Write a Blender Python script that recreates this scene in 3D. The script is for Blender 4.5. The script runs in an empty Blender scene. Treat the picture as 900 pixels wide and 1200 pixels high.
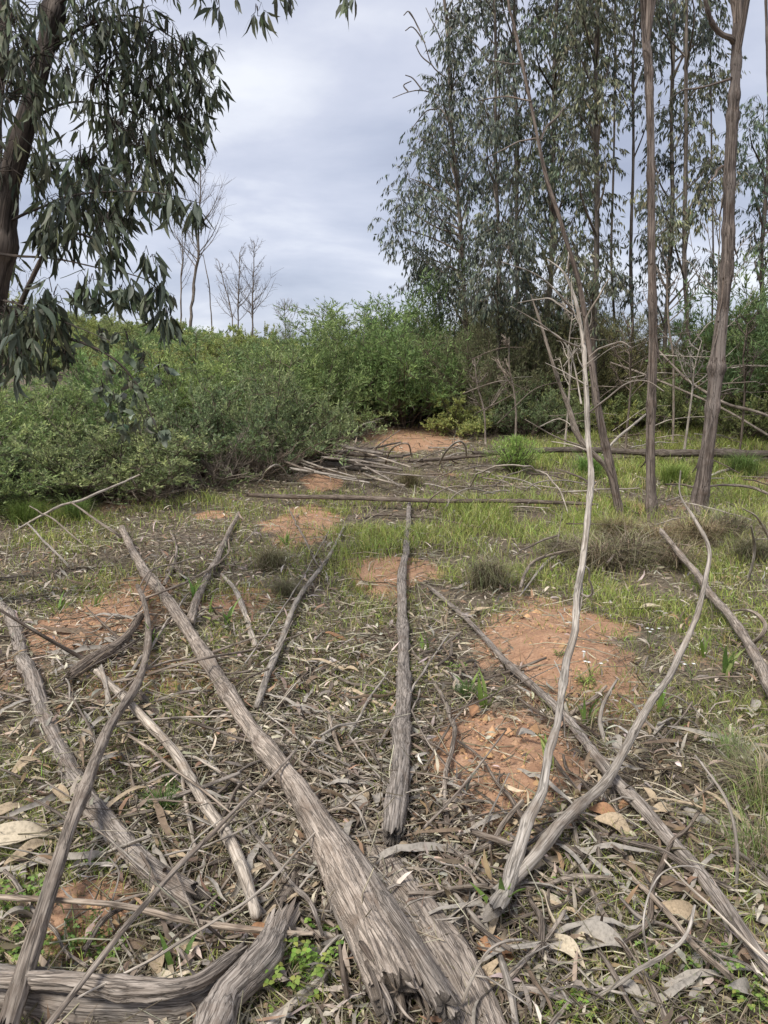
import bpy, math
import numpy as np
from mathutils import Vector, Matrix
RNG = np.random.default_rng(7)
R = math.radians
SC = bpy.context.scene
COL = SC.collection

# ------------------------------------------------------------------ camera
F, W, H = 906.0, 900.0, 1200.0          # focal length and size of the photograph in pixels
PITCH = R(9.4)
CAM = np.array([0.0, 0.0, 1.6])
cd = bpy.data.cameras.new('camera')
cam = bpy.data.objects.new('camera', cd)
COL.objects.link(cam)
cam.location = CAM
cam.rotation_euler = (math.pi / 2 - PITCH, 0, 0)
cd.sensor_fit = 'VERTICAL'
cd.sensor_height = 36.0
cd.lens = 36.0 * F / H
cd.clip_start = 0.05
cd.clip_end = 3000
SC.camera = cam

# ------------------------------------------------------------------ sky
SUN_EL, SUN_AZ = R(56), R(-140)          # azimuth from +Y towards +X
wd = bpy.data.worlds.new('World')
SC.world = wd
wd.use_nodes = True
nt = wd.node_tree
nt.nodes.clear()
def N(tree, t, **kw):
    n = tree.nodes.new(t)
    for k, v in kw.items():
        setattr(n, k, v)
    return n
def ramp(tree, stops, fac=None, interp='LINEAR'):
    n = N(tree, 'ShaderNodeValToRGB')
    n.color_ramp.interpolation = interp
    el = n.color_ramp.elements
    while len(el) < len(stops):
        el.new(0.5)
    for e, (p, c) in zip(el, stops):
        e.position = p
        e.color = (c[0], c[1], c[2], 1) if not isinstance(c, (int, float)) else (c, c, c, 1)
    if fac is not None:
        tree.links.new(fac, n.inputs['Fac'])
    return n
L = nt.links.new
out = N(nt, 'ShaderNodeOutputWorld')
bg = N(nt, 'ShaderNodeBackground')
bg.inputs['Strength'].default_value = 0.1
sky = N(nt, 'ShaderNodeTexSky', sky_type='NISHITA', sun_disc=False, sun_elevation=SUN_EL, sun_rotation=SUN_AZ)
tc = N(nt, 'ShaderNodeTexCoord')
sep = N(nt, 'ShaderNodeSeparateXYZ')
L(tc.outputs['Generated'], sep.inputs[0])
zc = N(nt, 'ShaderNodeMath', operation='MAXIMUM'); zc.inputs[1].default_value = 0.0
L(sep.outputs['Z'], zc.inputs[0])
za = N(nt, 'ShaderNodeMath', operation='ADD'); za.inputs[1].default_value = 0.22
L(zc.outputs[0], za.inputs[0])
dv = N(nt, 'ShaderNodeVectorMath', operation='DIVIDE')
cb = N(nt, 'ShaderNodeCombineXYZ')
L(za.outputs[0], cb.inputs[0]); L(za.outputs[0], cb.inputs[1]); cb.inputs[2].default_value = 1.0
L(tc.outputs['Generated'], dv.inputs[0]); L(cb.outputs[0], dv.inputs[1])
mp = N(nt, 'ShaderNodeMapping')
mp.inputs['Location'].default_value = (1.3, 0.35, 0.0)
mp.inputs['Scale'].default_value = (0.75, 1.0, 0.0)
L(dv.outputs[0], mp.inputs['Vector'])
n1 = N(nt, 'ShaderNodeTexNoise')
n1.inputs['Scale'].default_value = 1.5; n1.inputs['Detail'].default_value = 7.0; n1.inputs['Roughness'].default_value = 0.52
n1.inputs['Distortion'].default_value = 0.25
L(mp.outputs[0], n1.inputs['Vector'])
cl = ramp(nt, [(0.30, (0.40, 0.435, 0.56)), (0.43, (0.52, 0.56, 0.69)), (0.55, (0.66, 0.69, 0.81)), (0.68, (0.92, 0.94, 1.0))], n1.outputs['Fac'])
sc10 = N(nt, 'ShaderNodeVectorMath', operation='SCALE'); sc10.inputs['Scale'].default_value = 3.85
L(cl.outputs['Color'], sc10.inputs[0])
mx = N(nt, 'ShaderNodeMix', data_type='RGBA'); mx.inputs['Factor'].default_value = 0.92
L(sky.outputs[0], mx.inputs['A']); L(sc10.outputs[0], mx.inputs['B'])
L(mx.outputs['Result'], bg.inputs['Color']); L(bg.outputs[0], out.inputs['Surface'])

# ------------------------------------------------------------------ sun behind the cloud
sl = bpy.data.lights.new('sun', 'SUN')
sl.energy = 1.5
sl.angle = R(18)
sl.color = (1.0, 0.96, 0.89)
sun = bpy.data.objects.new('sun', sl)
COL.objects.link(sun)
sdir = Vector((math.sin(SUN_AZ) * math.cos(SUN_EL), math.cos(SUN_AZ) * math.cos(SUN_EL), math.sin(SUN_EL)))
sun.rotation_euler = sdir.to_track_quat('Z', 'Y').to_euler()
SC.view_settings.view_transform = 'Standard'
SC.view_settings.look = 'None'
SC.view_settings.exposure = 1.42
SC.view_settings.gamma = 1.0
SC.view_settings.use_curve_mapping = False
SC.render.engine = 'CYCLES'
SC.cycles.max_bounces = 6
SC.cycles.diffuse_bounces = 4
SC.cycles.transmission_bounces = 3
SC.cycles.use_denoising = True

# ------------------------------------------------------------------ numbers: noise, ground height, pixel rays
def vnoise(x, y, seed=0):
    xi, yi = np.floor(x).astype(np.int64), np.floor(y).astype(np.int64)
    xf, yf = x - xi, y - yi
    def h(a, b):
        v = (a * 374761393 + b * 668265263 + seed * 1442695041) & 0xffffffff
        v = ((v ^ (v >> 13)) * 1274126177) & 0xffffffff
        return ((v ^ (v >> 16)) & 0xffff) / 65535.0
    u, w = xf * xf * (3 - 2 * xf), yf * yf * (3 - 2 * yf)
    return (h(xi, yi) * (1 - u) + h(xi + 1, yi) * u) * (1 - w) + (h(xi, yi + 1) * (1 - u) + h(xi + 1, yi + 1) * u) * w
def fbm(x, y, o=3, seed=0):
    s, a = 0.0, 0.5
    for i in range(o):
        s = s + a * (vnoise(x, y, seed + i) - 0.5)
        x, y, a = x * 2.03 + 11.1, y * 2.03 - 7.7, a * 0.5
    return s
def sstep(a, b, v):
    t = np.clip((v - a) / (b - a), 0, 1)
    return t * t * (3 - 2 * t)
def base_h(x, y):
    near = sstep(0.0, 3.0, np.hypot(x, y))
    z = fbm(x * 0.35, y * 0.35, 2, 3) * 0.22 * near
    z = z + 0.75 * sstep(8.0, 24.0, y)
    hill = sstep(15, 46, y - 0.25 * x) * np.clip(1.25 - 0.125 * x, 0.4, 5.0) * sstep(10, -4, x)
    hill = hill + sstep(46, 160, y) * 1.0
    return z + hill
FW = np.array([0, math.cos(PITCH), -math.sin(PITCH)])
UP = np.array([0, math.sin(PITCH), math.cos(PITCH)])
RT = np.array([1.0, 0, 0])
def ray(px, py):
    d = FW + RT * ((px - W / 2) / F) - UP * ((py - H / 2) / F)
    return d
def hit(px, py, lift=0.0, hf=base_h):
    d = ray(px, py)
    t = np.concatenate([np.arange(0.4, 12, 0.02), np.geomspace(12, 150, 700)])
    P = CAM[None] + d[None] * t[:, None]
    g = P[:, 2] - hf(P[:, 0], P[:, 1]) - lift
    k = np.where(g < 0)[0]
    i = k[0] if len(k) else len(t) - 1
    if i == 0:
        return P[0]
    f = g[i - 1] / (g[i - 1] - g[i] + 1e-9) if len(k) else 1
    return P[i - 1] + (P[i] - P[i - 1]) * f
def at_y(px, py, y):
    d = ray(px, py)
    return CAM + d * (y / d[1])
def proj(P):
    v = P - CAM
    d = v @ FW
    d = np.where(d < 0.05, 0.05, d)
    return W / 2 + F * (v @ RT) / d, H / 2 - F * (v @ UP) / d, d
def dep(P):
    return float((np.asarray(P) - CAM) @ FW)

# bare red earth: (left px, right px, top px, bottom px, rise in metres, strength)
EARTH = [(560, 752, 706, 835, .10, 1), (490, 690, 828, 992, .07, 1), (402, 520, 654, 694, .09, 1), (70, 195, 678, 765, .05, .85),
         (20, 180, 1028, 1142, .06, 1), (236, 335, 690, 722, .03, .8), (312, 405, 594, 636, .03, .75), (345, 402, 556, 576, .03, .75),
         (230, 280, 598, 610, .02, .8), (425, 545, 498, 530, .05, .7), (120, 160, 795, 830, .0, .4), (20, 110, 720, 770, .03, .8), (120, 190, 560, 600, 0, .3)]
MOUNDS = []
for l, r, t, b, hgt, s in EARTH:
    c = hit((l + r) / 2, (t + b) / 2); a = hit(l, (t + b) / 2); e = hit(r, (t + b) / 2); f = hit((l + r) / 2, t); n = hit((l + r) / 2, b)
    MOUNDS.append((c[0], (f[1] + n[1]) / 2, (e[0] - a[0]) / 2, (f[1] - n[1]) / 2, hgt, s))
def dirt(x, y):
    m = np.zeros_like(x)
    wob = fbm(x * 2.6, y * 2.6, 4, 21) * 1.25
    for cx, cy, rx, ry, hgt, s in MOUNDS:
        d = np.hypot((x - cx) / rx, (y - cy) / ry) + wob
        m = np.maximum(m, s * sstep(1.2, 0.62, d))
    m = np.maximum(m, 0.55 * sstep(0.18, 0.3, fbm(x * 0.5, y * 0.5, 3, 77)))
    return m
def gh(x, y):
    z = base_h(x, y)
    for cx, cy, rx, ry, hgt, s in MOUNDS:
        d = np.hypot((x - cx) / rx, (y - cy) / ry)
        z = z + hgt * sstep(1.25, 0.1, d)
    return z
def gz(x, y):
    return float(gh(np.array([x]), np.array([y]))[0])
def gp(px, py, lift=0.0):
    return hit(px, py, lift, gh)

# ------------------------------------------------------------------ materials
def new_mat(name):
    m = bpy.data.materials.new(name)
    m.use_nodes = True
    t = m.node_tree
    b = t.nodes['Principled BSDF']
    b.inputs['Roughness'].default_value = 0.85
    b.inputs['Specular IOR Level'].default_value = 0.25
    return m, t, b, t.links.new
def noise(t, scale, detail=5, rough=0.55, vec=None, dist=0.0):
    n = N(t, 'ShaderNodeTexNoise')
    n.inputs['Scale'].default_value = scale; n.inputs['Detail'].default_value = detail
    n.inputs['Roughness'].default_value = rough; n.inputs['Distortion'].default_value = dist
    if vec is not None:
        t.links.new(vec, n.inputs['Vector'])
    return n
def mixc(t, fac, a, b, mode='MIX'):
    n = N(t, 'ShaderNodeMix', data_type='RGBA', blend_type=mode)
    for s, v in (('Factor', fac), ('A', a), ('B', b)):
        if isinstance(v, bpy.types.NodeSocket):
            t.links.new(v, n.inputs[s])
        else:
            n.inputs[s].default_value = v if s == 'Factor' else (v[0], v[1], v[2], 1)
    return n.outputs['Result']
def bark_mat(name, dark, mid, pale, fibre=60, stretch=0.035, bump=0.6, patch=None, dist=0.004, crack=0.5):
    """weathered wood: fibres run along the attribute 'lc' (around, around, along)"""
    m, t, b, l = new_mat(name)
    at = N(t, 'ShaderNodeAttribute', attribute_name='lc')
    mpn = N(t, 'ShaderNodeMapping'); mpn.inputs['Scale'].default_value = (1, 1, stretch)
    l(at.outputs['Vector'], mpn.inputs['Vector'])
    a = noise(t, fibre, 6, 0.65, mpn.outputs[0], 0.3)
    g = noise(t, 3.2, 5, 0.6, at.outputs['Vector'])
    mp2 = N(t, 'ShaderNodeMapping'); mp2.inputs['Scale'].default_value = (1, 1, 0.12)
    l(at.outputs['Vector'], mp2.inputs['Vector'])
    c = noise(t, fibre * 0.3, 4, 0.6, mp2.outputs[0], 0.6)
    r1 = ramp(t, [(0.30, dark), (0.46, mid), (0.62, pale)], a.outputs['Fac'])
    r2 = ramp(t, [(0.34, 0.45), (0.46, 1.0)], c.outputs['Fac'])
    r3 = ramp(t, [(0.35, (0.70, 0.68, 0.66)), (0.65, (1.15, 1.12, 1.08))], g.outputs['Fac'])
    col = mixc(t, 0.75, r1.outputs['Color'], r2.outputs['Color'], 'MULTIPLY')
    col = mixc(t, 1.0, col, r3.outputs['Color'], 'MULTIPLY')
    mp3 = N(t, 'ShaderNodeMapping'); mp3.inputs['Scale'].default_value = (1, 1, 0.07)
    l(at.outputs['Vector'], mp3.inputs['Vector'])
    ck = noise(t, fibre * 0.22, 3, 0.5, mp3.outputs[0], 0.8)
    r4 = ramp(t, [(0.455, 1.0), (0.485, 0.12), (0.50, 0.12), (0.525, 1.0)], ck.outputs['Fac'])
    col = mixc(t, crack, col, r4.outputs['Color'], 'MULTIPLY')
    st = noise(t, 6.5, 5, 0.65, at.outputs['Vector'], 0.4)
    col = mixc(t, ramp(t, [(0.52, 0.0), (0.66, 0.6)], st.outputs['Fac']).outputs['Color'], col, [q * .62 for q in (mid[0] * 1.05, mid[1] * .9, mid[2] * .78)])
    if patch:
        pn = noise(t, 7, 4, 0.6, mp2.outputs[0])
        pr = ramp(t, [(0.54, 0.0), (0.6, 1.0)], pn.outputs['Fac'])
        col = mixc(t, pr.outputs['Color'], col, patch)
    oi = N(t, 'ShaderNodeObjectInfo')
    tint = ramp(t, [(0.0, (0.80, 0.78, 0.76)), (0.5, (1.0, 0.99, 0.98)), (1.0, (1.16, 1.10, 1.03))], oi.outputs['Random'])
    col = mixc(t, 1.0, col, tint.outputs['Color'], 'MULTIPLY')
    l(col, b.inputs['Base Color'])
    ad = N(t, 'ShaderNodeMath', operation='MULTIPLY_ADD'); ad.inputs[1].default_value = 0.5
    l(a.outputs['Fac'], ad.inputs[0])
    am = N(t, 'ShaderNodeMath', operation='MULTIPLY'); l(r2.outputs['Color'], am.inputs[0]); l(r4.outputs['Color'], am.inputs[1]); l(am.outputs[0], ad.inputs[2])
    bp = N(t, 'ShaderNodeBump'); bp.inputs['Strength'].default_value = bump; bp.inputs['Distance'].default_value = dist
    l(ad.outputs[0], bp.inputs['Height']); l(bp.outputs[0], b.inputs['Normal'])
    return m
def leaf_mat(name, rough=0.55, trans=0.22, spec=0.3):
    """colour comes from each leaf's own 'Col'"""
    m, t, b, l = new_mat(name)
    at = N(t, 'ShaderNodeAttribute', attribute_name='Col')
    b.inputs['Roughness'].default_value = rough
    b.inputs['Specular IOR Level'].default_value = spec
    g = noise(t, 35, 3, 0.6, N(t, 'ShaderNodeTexCoord').outputs['Object'])
    rr = ramp(t, [(0.3, 0.72), (0.7, 1.22)], g.outputs['Fac'])
    col = mixc(t, 1.0, at.outputs['Color'], rr.outputs['Color'], 'MULTIPLY')
    oi = N(t, 'ShaderNodeObjectInfo')
    tint = ramp(t, [(0.0, (0.78, 0.84, 0.86)), (0.35, (1.0, 1.0, 1.0)), (0.7, (1.2, 1.12, 0.92)), (1.0, (0.95, 1.1, 0.98))], oi.outputs['Random'])
    col = mixc(t, 1.0, col, tint.outputs['Color'], 'MULTIPLY')
    l(col, b.inputs['Base Color'])
    if trans:
        tr = N(t, 'ShaderNodeBsdfTranslucent')
        l(col, tr.inputs['Color'])
        ms = N(t, 'ShaderNodeMixShader'); ms.inputs[0].default_value = trans
        o = t.nodes['Material Output']
        l(b.outputs[0], ms.inputs[1]); l(tr.outputs[0], ms.inputs[2]); l(ms.outputs[0], o.inputs['Surface'])
    return m
M = {}
M['log'] = bark_mat('weathered_log', (0.13, 0.11, 0.094), (0.27, 0.238, 0.21), (0.45, 0.41, 0.37), 230, 0.03, 0.9)
M['log_dark'] = bark_mat('dark_log', (0.075, 0.06, 0.05), (0.16, 0.133, 0.112), (0.28, 0.243, 0.208), 230, 0.03, 0.9)
M['stick'] = bark_mat('grey_stick', (0.09, 0.075, 0.06), (0.26, 0.22, 0.185), (0.44, 0.39, 0.335), 190, 0.04, 0.7)
M['stick_pale'] = bark_mat('bleached_stick', (0.16, 0.14, 0.12), (0.38, 0.345, 0.30), (0.58, 0.54, 0.49), 190, 0.05, 0.6)
M['stick_dark'] = bark_mat('dark_stick', (0.045, 0.037, 0.03), (0.125, 0.10, 0.082), (0.25, 0.215, 0.18), 90, 0.06, 0.6)
M['trunk'] = bark_mat('gum_bark', (0.075, 0.06, 0.052), (0.175, 0.145, 0.128), (0.28, 0.24, 0.213), 80, 0.035, 1.0, (0.23, 0.195, 0.172), 0.012, 0.3)
M['trunk_far'] = bark_mat('far_gum_bark', (0.08, 0.066, 0.058), (0.17, 0.145, 0.125), (0.30, 0.265, 0.23), 18, 0.05, 0.8, None, 0.012)
M['trunk_near'] = bark_mat('shedding_bark', (0.03, 0.025, 0.022), (0.072, 0.06, 0.053), (0.14, 0.115, 0.10), 70, 0.05, 0.9, (0.17, 0.14, 0.118), 0.008)
M['leaf'] = leaf_mat('gum_leaf', 0.5, 0.18, 0.35)
M['shrub_leaf'] = leaf_mat('shrub_leaf', 0.6, 0.36, 0.25)
M['grass'] = leaf_mat('grass_blade', 0.55, 0.35, 0.25)
M['dry'] = leaf_mat('dry_litter', 0.85, 0.08, 0.15)
def ground_mat():
    m, t, b, l = new_mat('bush_floor')
    tcn = N(t, 'ShaderNodeTexCoord')
    at = N(t, 'ShaderNodeAttribute', attribute_name='dirt')
    o = tcn.outputs['Object']
    n_big = noise(t, 0.9, 5, 0.6, o)
    n_mid = noise(t, 9, 6, 0.65, o)
    n_fine = noise(t, 70, 5, 0.7, o)
    soil = ramp(t, [(0.3, (0.045, 0.034, 0.025)), (0.5, (0.095, 0.072, 0.052)), (0.68, (0.18, 0.145, 0.105))], n_mid.outputs['Fac']).outputs['Color']
    soil = mixc(t, ramp(t, [(0.45, 0.0), (0.66, 0.55)], n_big.outputs['Fac']).outputs['Color'], soil, (0.13, 0.115, 0.055))
    soil = mixc(t, ramp(t, [(0.35, 0.0), (0.75, 0.8)], n_fine.outputs['Fac']).outputs['Color'], soil, (0.25, 0.205, 0.16))
    red = ramp(t, [(0.28, (0.32, 0.178, 0.106)), (0.5, (0.43, 0.255, 0.156)), (0.7, (0.51, 0.328, 0.212))], n_mid.outputs['Fac']).outputs['Color']
    red = mixc(t, ramp(t, [(0.42, 0.75), (0.52, 0.0)], n_fine.outputs['Fac']).outputs['Color'], red, (0.29, 0.165, 0.102))
    edge = N(t, 'ShaderNodeMath', operation='MULTIPLY_ADD'); edge.inputs[1].default_value = 1.3
    l(n_fine.outputs['Fac'], edge.inputs[0]); l(at.outputs['Fac'], edge.inputs[2])
    fac = ramp(t, [(0.86, 0.0), (1.3, 1.0)], edge.outputs[0]).outputs['Color']
    l(mixc(t, fac, soil, red), b.inputs['Base Color'])
    b.inputs['Roughness'].default_value = 0.95
    hh = N(t, 'ShaderNodeMath', operation='MULTIPLY_ADD'); hh.inputs[1].default_value = 0.35
    l(n_fine.outputs['Fac'], hh.inputs[0]); l(n_mid.outputs['Fac'], hh.inputs[2])
    bp = N(t, 'ShaderNodeBump'); bp.inputs['Strength'].default_value = 0.9; bp.inputs['Distance'].default_value = 0.025
    l(hh.outputs[0], bp.inputs['Height']); l(bp.outputs[0], b.inputs['Normal'])
    return m
M['ground'] = ground_mat()

# ------------------------------------------------------------------ mesh helpers
class Geo:
    """collects vertices, triangles and quads with a colour and a grain coordinate per vertex"""
    def __init__(s):
        s.v, s.q, s.t, s.c, s.g, s.n = [], [], [], [], [], 0
    def add(s, v, quads=None, tris=None, col=None, lc=None):
        v = np.asarray(v, dtype=np.float32).reshape(-1, 3)
        if quads is not None and len(quads):
            s.q.append(np.asarray(quads, dtype=np.int32).reshape(-1, 4) + s.n)
        if tris is not None and len(tris):
            s.t.append(np.asarray(tris, dtype=np.int32).reshape(-1, 3) + s.n)
        s.v.append(v)
        s.c.append(np.ones((len(v), 3), np.float32) if col is None else np.broadcast_to(np.asarray(col, np.float32), (len(v), 3)))
        s.g.append(v if lc is None else np.asarray(lc, np.float32))
        s.n += len(v)
    def mesh(s, name, mat, smooth=True, col=True, lc=True):
        me = bpy.data.meshes.new(name)
        v = np.concatenate(s.v)
        q = np.concatenate(s.q) if s.q else np.zeros((0, 4), np.int32)
        t = np.concatenate(s.t) if s.t else np.zeros((0, 3), np.int32)
        me.vertices.add(len(v)); me.vertices.foreach_set('co', v.ravel())
        me.loops.add(q.size + t.size); me.loops.foreach_set('vertex_index', np.concatenate([q.ravel(), t.ravel()]))
        me.polygons.add(len(q) + len(t))
        st = np.concatenate([np.arange(len(q)) * 4, q.size + np.arange(len(t)) * 3]).astype(np.int32)
        me.polygons.foreach_set('loop_start', st)
        if smooth:
            me.polygons.foreach_set('use_smooth', np.ones(len(st), bool))
        if col:
            c = np.ones((len(v), 4), np.float32); c[:, :3] = np.concatenate(s.c)
            a = me.attributes.new('Col', 'FLOAT_COLOR', 'POINT'); a.data.foreach_set('color', c.ravel())
        if lc:
            a = me.attributes.new('lc', 'FLOAT_VECTOR', 'POINT'); a.data.foreach_set('vector', np.concatenate(s.g).astype(np.float32).ravel())
        me.update(calc_edges=True)
        me.materials.append(M[mat] if isinstance(mat, str) else mat)
        return me
def put(name, me, parent=None, label=None, cat=None, group=None, kind=None):
    o = bpy.data.objects.new(name, me)
    COL.objects.link(o)
    o.parent = parent
    for k, v in (('label', label), ('category', cat), ('group', group), ('kind', kind)):
        if v:
            o[k] = v
    return o
def root(name, loc, label, cat, group=None):
    o = put(name, None, None, label, cat, group)
    o.location = [float(c) for c in loc]
    o.empty_display_size = 0.1
    return o
def unit(v):
    return v / (np.linalg.norm(v, axis=-1, keepdims=True) + 1e-9)
def spline(P, k):
    """Catmull-Rom through the rows of P, k samples per span"""
    P = np.asarray(P, float)
    Q = np.vstack([2 * P[0] - P[1], P, 2 * P[-1] - P[-2]])
    o = []
    for i in range(len(P) - 1):
        a, b, c, d = Q[i], Q[i + 1], Q[i + 2], Q[i + 3]
        t = np.linspace(0, 1, k, endpoint=False)[:, None]
        o.append(0.5 * (2 * b + (c - a) * t + (2 * a - 5 * b + 4 * c - d) * t * t + (3 * b - a - 3 * c + d) * t ** 3))
    return np.vstack(o + [P[-1:]])
def frames(C):
    T = unit(np.gradient(C, axis=0))
    u = np.array([0, 0, 1.0]) if abs(T[0][2]) < 0.85 else np.array([0, -1.0, 0])
    n = unit(u - T[0] * (u @ T[0]))
    Ns = np.empty_like(C)
    for i in range(len(C)):
        n = n - T[i] * (n @ T[i]); n = n / (np.linalg.norm(n) + 1e-9)
        Ns[i] = n
    return T, Ns, np.cross(T, Ns)
def tube(g, C, rad, sides=8, rough=0.0, twist=0.0, seed=0, flat=(1, 1), end=None, start=None, col=None, fray=1.0):
    """a limb round the polyline C; end/start: None closes to a tip, 'broken' leaves a splintered hollow end, 'cut' a flat one"""
    rg = np.random.default_rng(seed + 101)
    C = np.asarray(C, float); rad = np.asarray(rad, float)
    n = len(C)
    T, Nn, B = frames(C)
    s = np.concatenate([[0], np.cumsum(np.linalg.norm(np.diff(C, axis=0), axis=1))])
    th = np.linspace(0, 2 * math.pi, sides, endpoint=False)
    k = np.ones((n, sides))
    rm = rad.mean()
    if rough:
        for h in range(2, min(20, sides // 2)):
            a = rough * rg.uniform(0.3, 1) / (h ** 0.5) * (.75 if h < 5 else 1)
            dr = rg.uniform(-1, 1) * 0.22 / rm + twist
            wob = np.interp(s, np.linspace(0, s[-1] + 1e-6, 12), rg.uniform(-.9, .9, 12))
            k += a * np.cos(h * th[None] + (rg.uniform(0, 6.28) + h * twist * s + wob + rg.uniform(-.4, .4) * 0.05 / rm * s)[:, None])
        k += rough * 1.2 * np.interp(s, np.linspace(0, s[-1] + 1e-6, max(4, int(s[-1] / (rm * 4)))), rg.uniform(-1, 1, max(4, int(s[-1] / (rm * 4)))))[:, None]
        k += rough * 0.28 * rg.normal(size=k.shape)
    rr = rad[:, None] * k
    ca, sa = np.cos(th)[None, :, None], np.sin(th)[None, :, None]
    V = C[:, None] + (Nn[:, None] * ca * flat[0] + B[:, None] * sa * flat[1]) * rr[:, :, None]
    def splinter(i, sg):
        j = rg.uniform(-0.2, 1.0, sides) * rad[i] * 1.5 * fray
        j = j + 0.8 * rad[i] * fray * np.cos(2 * th + rg.uniform(0, 6))
        V[i] += T[i] * (sg * j)[:, None]
    if end == 'broken': splinter(-1, 1)
    if start == 'broken': splinter(0, -1)
    lc = np.empty((n, sides, 3))
    tw = th[None] + twist * s[:, None]
    lc[..., 0] = np.cos(tw) * rad[:, None] + seed * 0.731; lc[..., 1] = np.sin(tw) * rad[:, None]; lc[..., 2] = s[:, None] + seed * 1.37
    i = np.arange(n - 1)[:, None] * sides; jj = np.arange(sides)[None]; j2 = (jj + 1) % sides
    Q = np.stack([i + jj, i + j2, i + sides + j2, i + sides + jj], -1).reshape(-1, 4)
    V = V.reshape(-1, 3); lc = lc.reshape(-1, 3)
    tris, ev, el = [], [], []
    m = n * sides
    for side, kind in ((0, start), (n - 1, end)):
        idx = side * sides + np.arange(sides)
        nx = side * sides + (np.arange(sides) + 1) % sides
        sg = -1 if side == 0 else 1
        if kind == 'broken':
            inner = C[side] + (V[idx] - C[side]) * 0.62 - T[side] * sg * rad[side] * rg.uniform(-.9, 0.35, (sides, 1)) * fray
            ev.append(inner); el.append(lc[idx] * [0.6, 0.6, 1])
            a = m + np.arange(sides); b = m + (np.arange(sides) + 1) % sides
            tris += [np.stack([idx, nx, b], -1), np.stack([idx, b, a], -1)]
            m += sides
            ev.append(C[side][None] + T[side] * sg * rad[side] * .15); el.append(lc[idx[:1]])
            tris.append(np.stack([a, b, np.full(sides, m)], -1)); m += 1
        else:
            ev.append((C[side] + (0 if kind == 'cut' else T[side] * sg * rad[side] * 0.8))[None]); el.append(lc[idx[:1]])
            tris.append(np.stack([idx, nx, np.full(sides, m)], -1)); m += 1
    V = np.vstack([V] + ev); lc = np.vstack([lc] + el)
    g.add(V, Q, np.concatenate(tris), col, lc)
def twigs(g, A, Bm, C, r0, r1, col=None):
    """many three-sided twigs through A, Bm, C at once"""
    n = len(A)
    P = np.stack([A, Bm, C], 1)
    T = unit(C - A)
    ref = np.where(np.abs(T[:, 2:3]) < 0.8, [[0, 0, 1.0]], [[1.0, 0, 0]])
    n1 = unit(np.cross(T, ref)); n2 = np.cross(T, n1)
    rr = np.stack([r0, (r0 + r1) / 2, r1], 1)
    th = np.array([0, 2.094, 4.189])
    V = P[:, :, None] + (n1[:, None, None] * np.cos(th)[None, None, :, None] + n2[:, None, None] * np.sin(th)[None, None, :, None]) * rr[:, :, None, None]
    q = []
    for i in range(2):
        for j in range(3):
            q.append([i * 3 + j, i * 3 + (j + 1) % 3, i * 3 + 3 + (j + 1) % 3, i * 3 + 3 + j])
    Q = np.array(q)[None] + (np.arange(n) * 9)[:, None, None]
    lc = np.empty((n, 3, 3, 3)); lc[..., 0] = np.cos(th) * 0.01; lc[..., 1] = np.sin(th) * 0.01
    ln = np.linalg.norm(C - A, axis=1)
    lc[..., 2] = (np.arange(3) / 2)[None, :, None] * ln[:, None, None] + np.arange(n)[:, None, None] * 0.37
    cc = None if col is None else np.repeat(np.broadcast_to(col, (n, 3)), 9, 0)
    g.add(V.reshape(-1, 3), Q.reshape(-1, 4), None, cc, lc.reshape(-1, 3))
def leaves(g, P, D, Nm, ln, wd, col, curve=0.0, detail=True, fold=0.25):
    """blades from P along D; sickle-shaped with six corners, or a plain folded rhomb"""
    n = len(P)
    D = unit(D); S = unit(np.cross(D, Nm)); U = np.cross(S, D)
    ln = np.broadcast_to(ln, (n,))[:, None]; wd = np.broadcast_to(wd, (n,))[:, None]
    cv = np.broadcast_to(curve, (n,))[:, None]
    col = np.broadcast_to(col, (n, 3))
    if detail:
        p = lambda t, w, u, b: P + D * ln * t + S * (wd * w + cv * ln * b) + U * (wd * u)
        V = np.stack([p(0, 0, 0, 0), p(.33, -.5, fold, .10), p(.33, .5, fold, .10), p(.7, -.36, fold * .7, .05), p(.7, .36, fold * .7, .05), p(1, 0, -fold, -.22)], 1)
        base = (np.arange(n) * 6)[:, None]
        g.add(V.reshape(-1, 3), (np.array([[1, 2, 4, 3]]) + base), np.concatenate([np.array([[0, 2, 1]]) + base, np.array([[3, 4, 5]]) + base]), np.repeat(col, 6, 0))
    else:
        V = np.stack([P, P + D * ln * .45 - S * wd * .5 + U * wd * fold, P + D * ln * .45 + S * wd * .5 + U * wd * fold, P + D * ln], 1)
        base = (np.arange(n) * 4)[:, None]
        g.add(V.reshape(-1, 3), None, np.concatenate([np.array([[0, 2, 1]]) + base, np.array([[1, 2, 3]]) + base]), np.repeat(col, 4, 0))
def blades(g, P, D, ln, wd, bend, col, tipcol=None):
    """grass: five corners, bent over by its own weight"""
    n = len(P)
    D = unit(D)
    az = RNG.uniform(0, 6.283, n)
    side = np.stack([np.cos(az), np.sin(az), np.zeros(n)], 1)
    hor = unit(D * [1, 1, 0] + 1e-4)
    ln, wd, bend = [np.broadcast_to(a, (n,))[:, None] for a in (ln, wd, bend)]
    mid = P + D * ln * 0.55
    tip = P + D * ln * 0.95 + hor * ln * bend - np.array([[0, 0, 1]]) * ln * bend * 0.6
    V = np.stack([P - side * wd * .5, P + side * wd * .5, mid - side * wd * .42, mid + side * wd * .42, tip], 1)
    base = (np.arange(n) * 5)[:, None]
    c = np.broadcast_to(col, (n, 3))
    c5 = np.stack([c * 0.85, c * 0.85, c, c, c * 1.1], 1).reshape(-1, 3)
    g.add(V.reshape(-1, 3), np.array([[0, 1, 3, 2]]) + base, np.array([[2, 3, 4]]) + base, c5)
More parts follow.
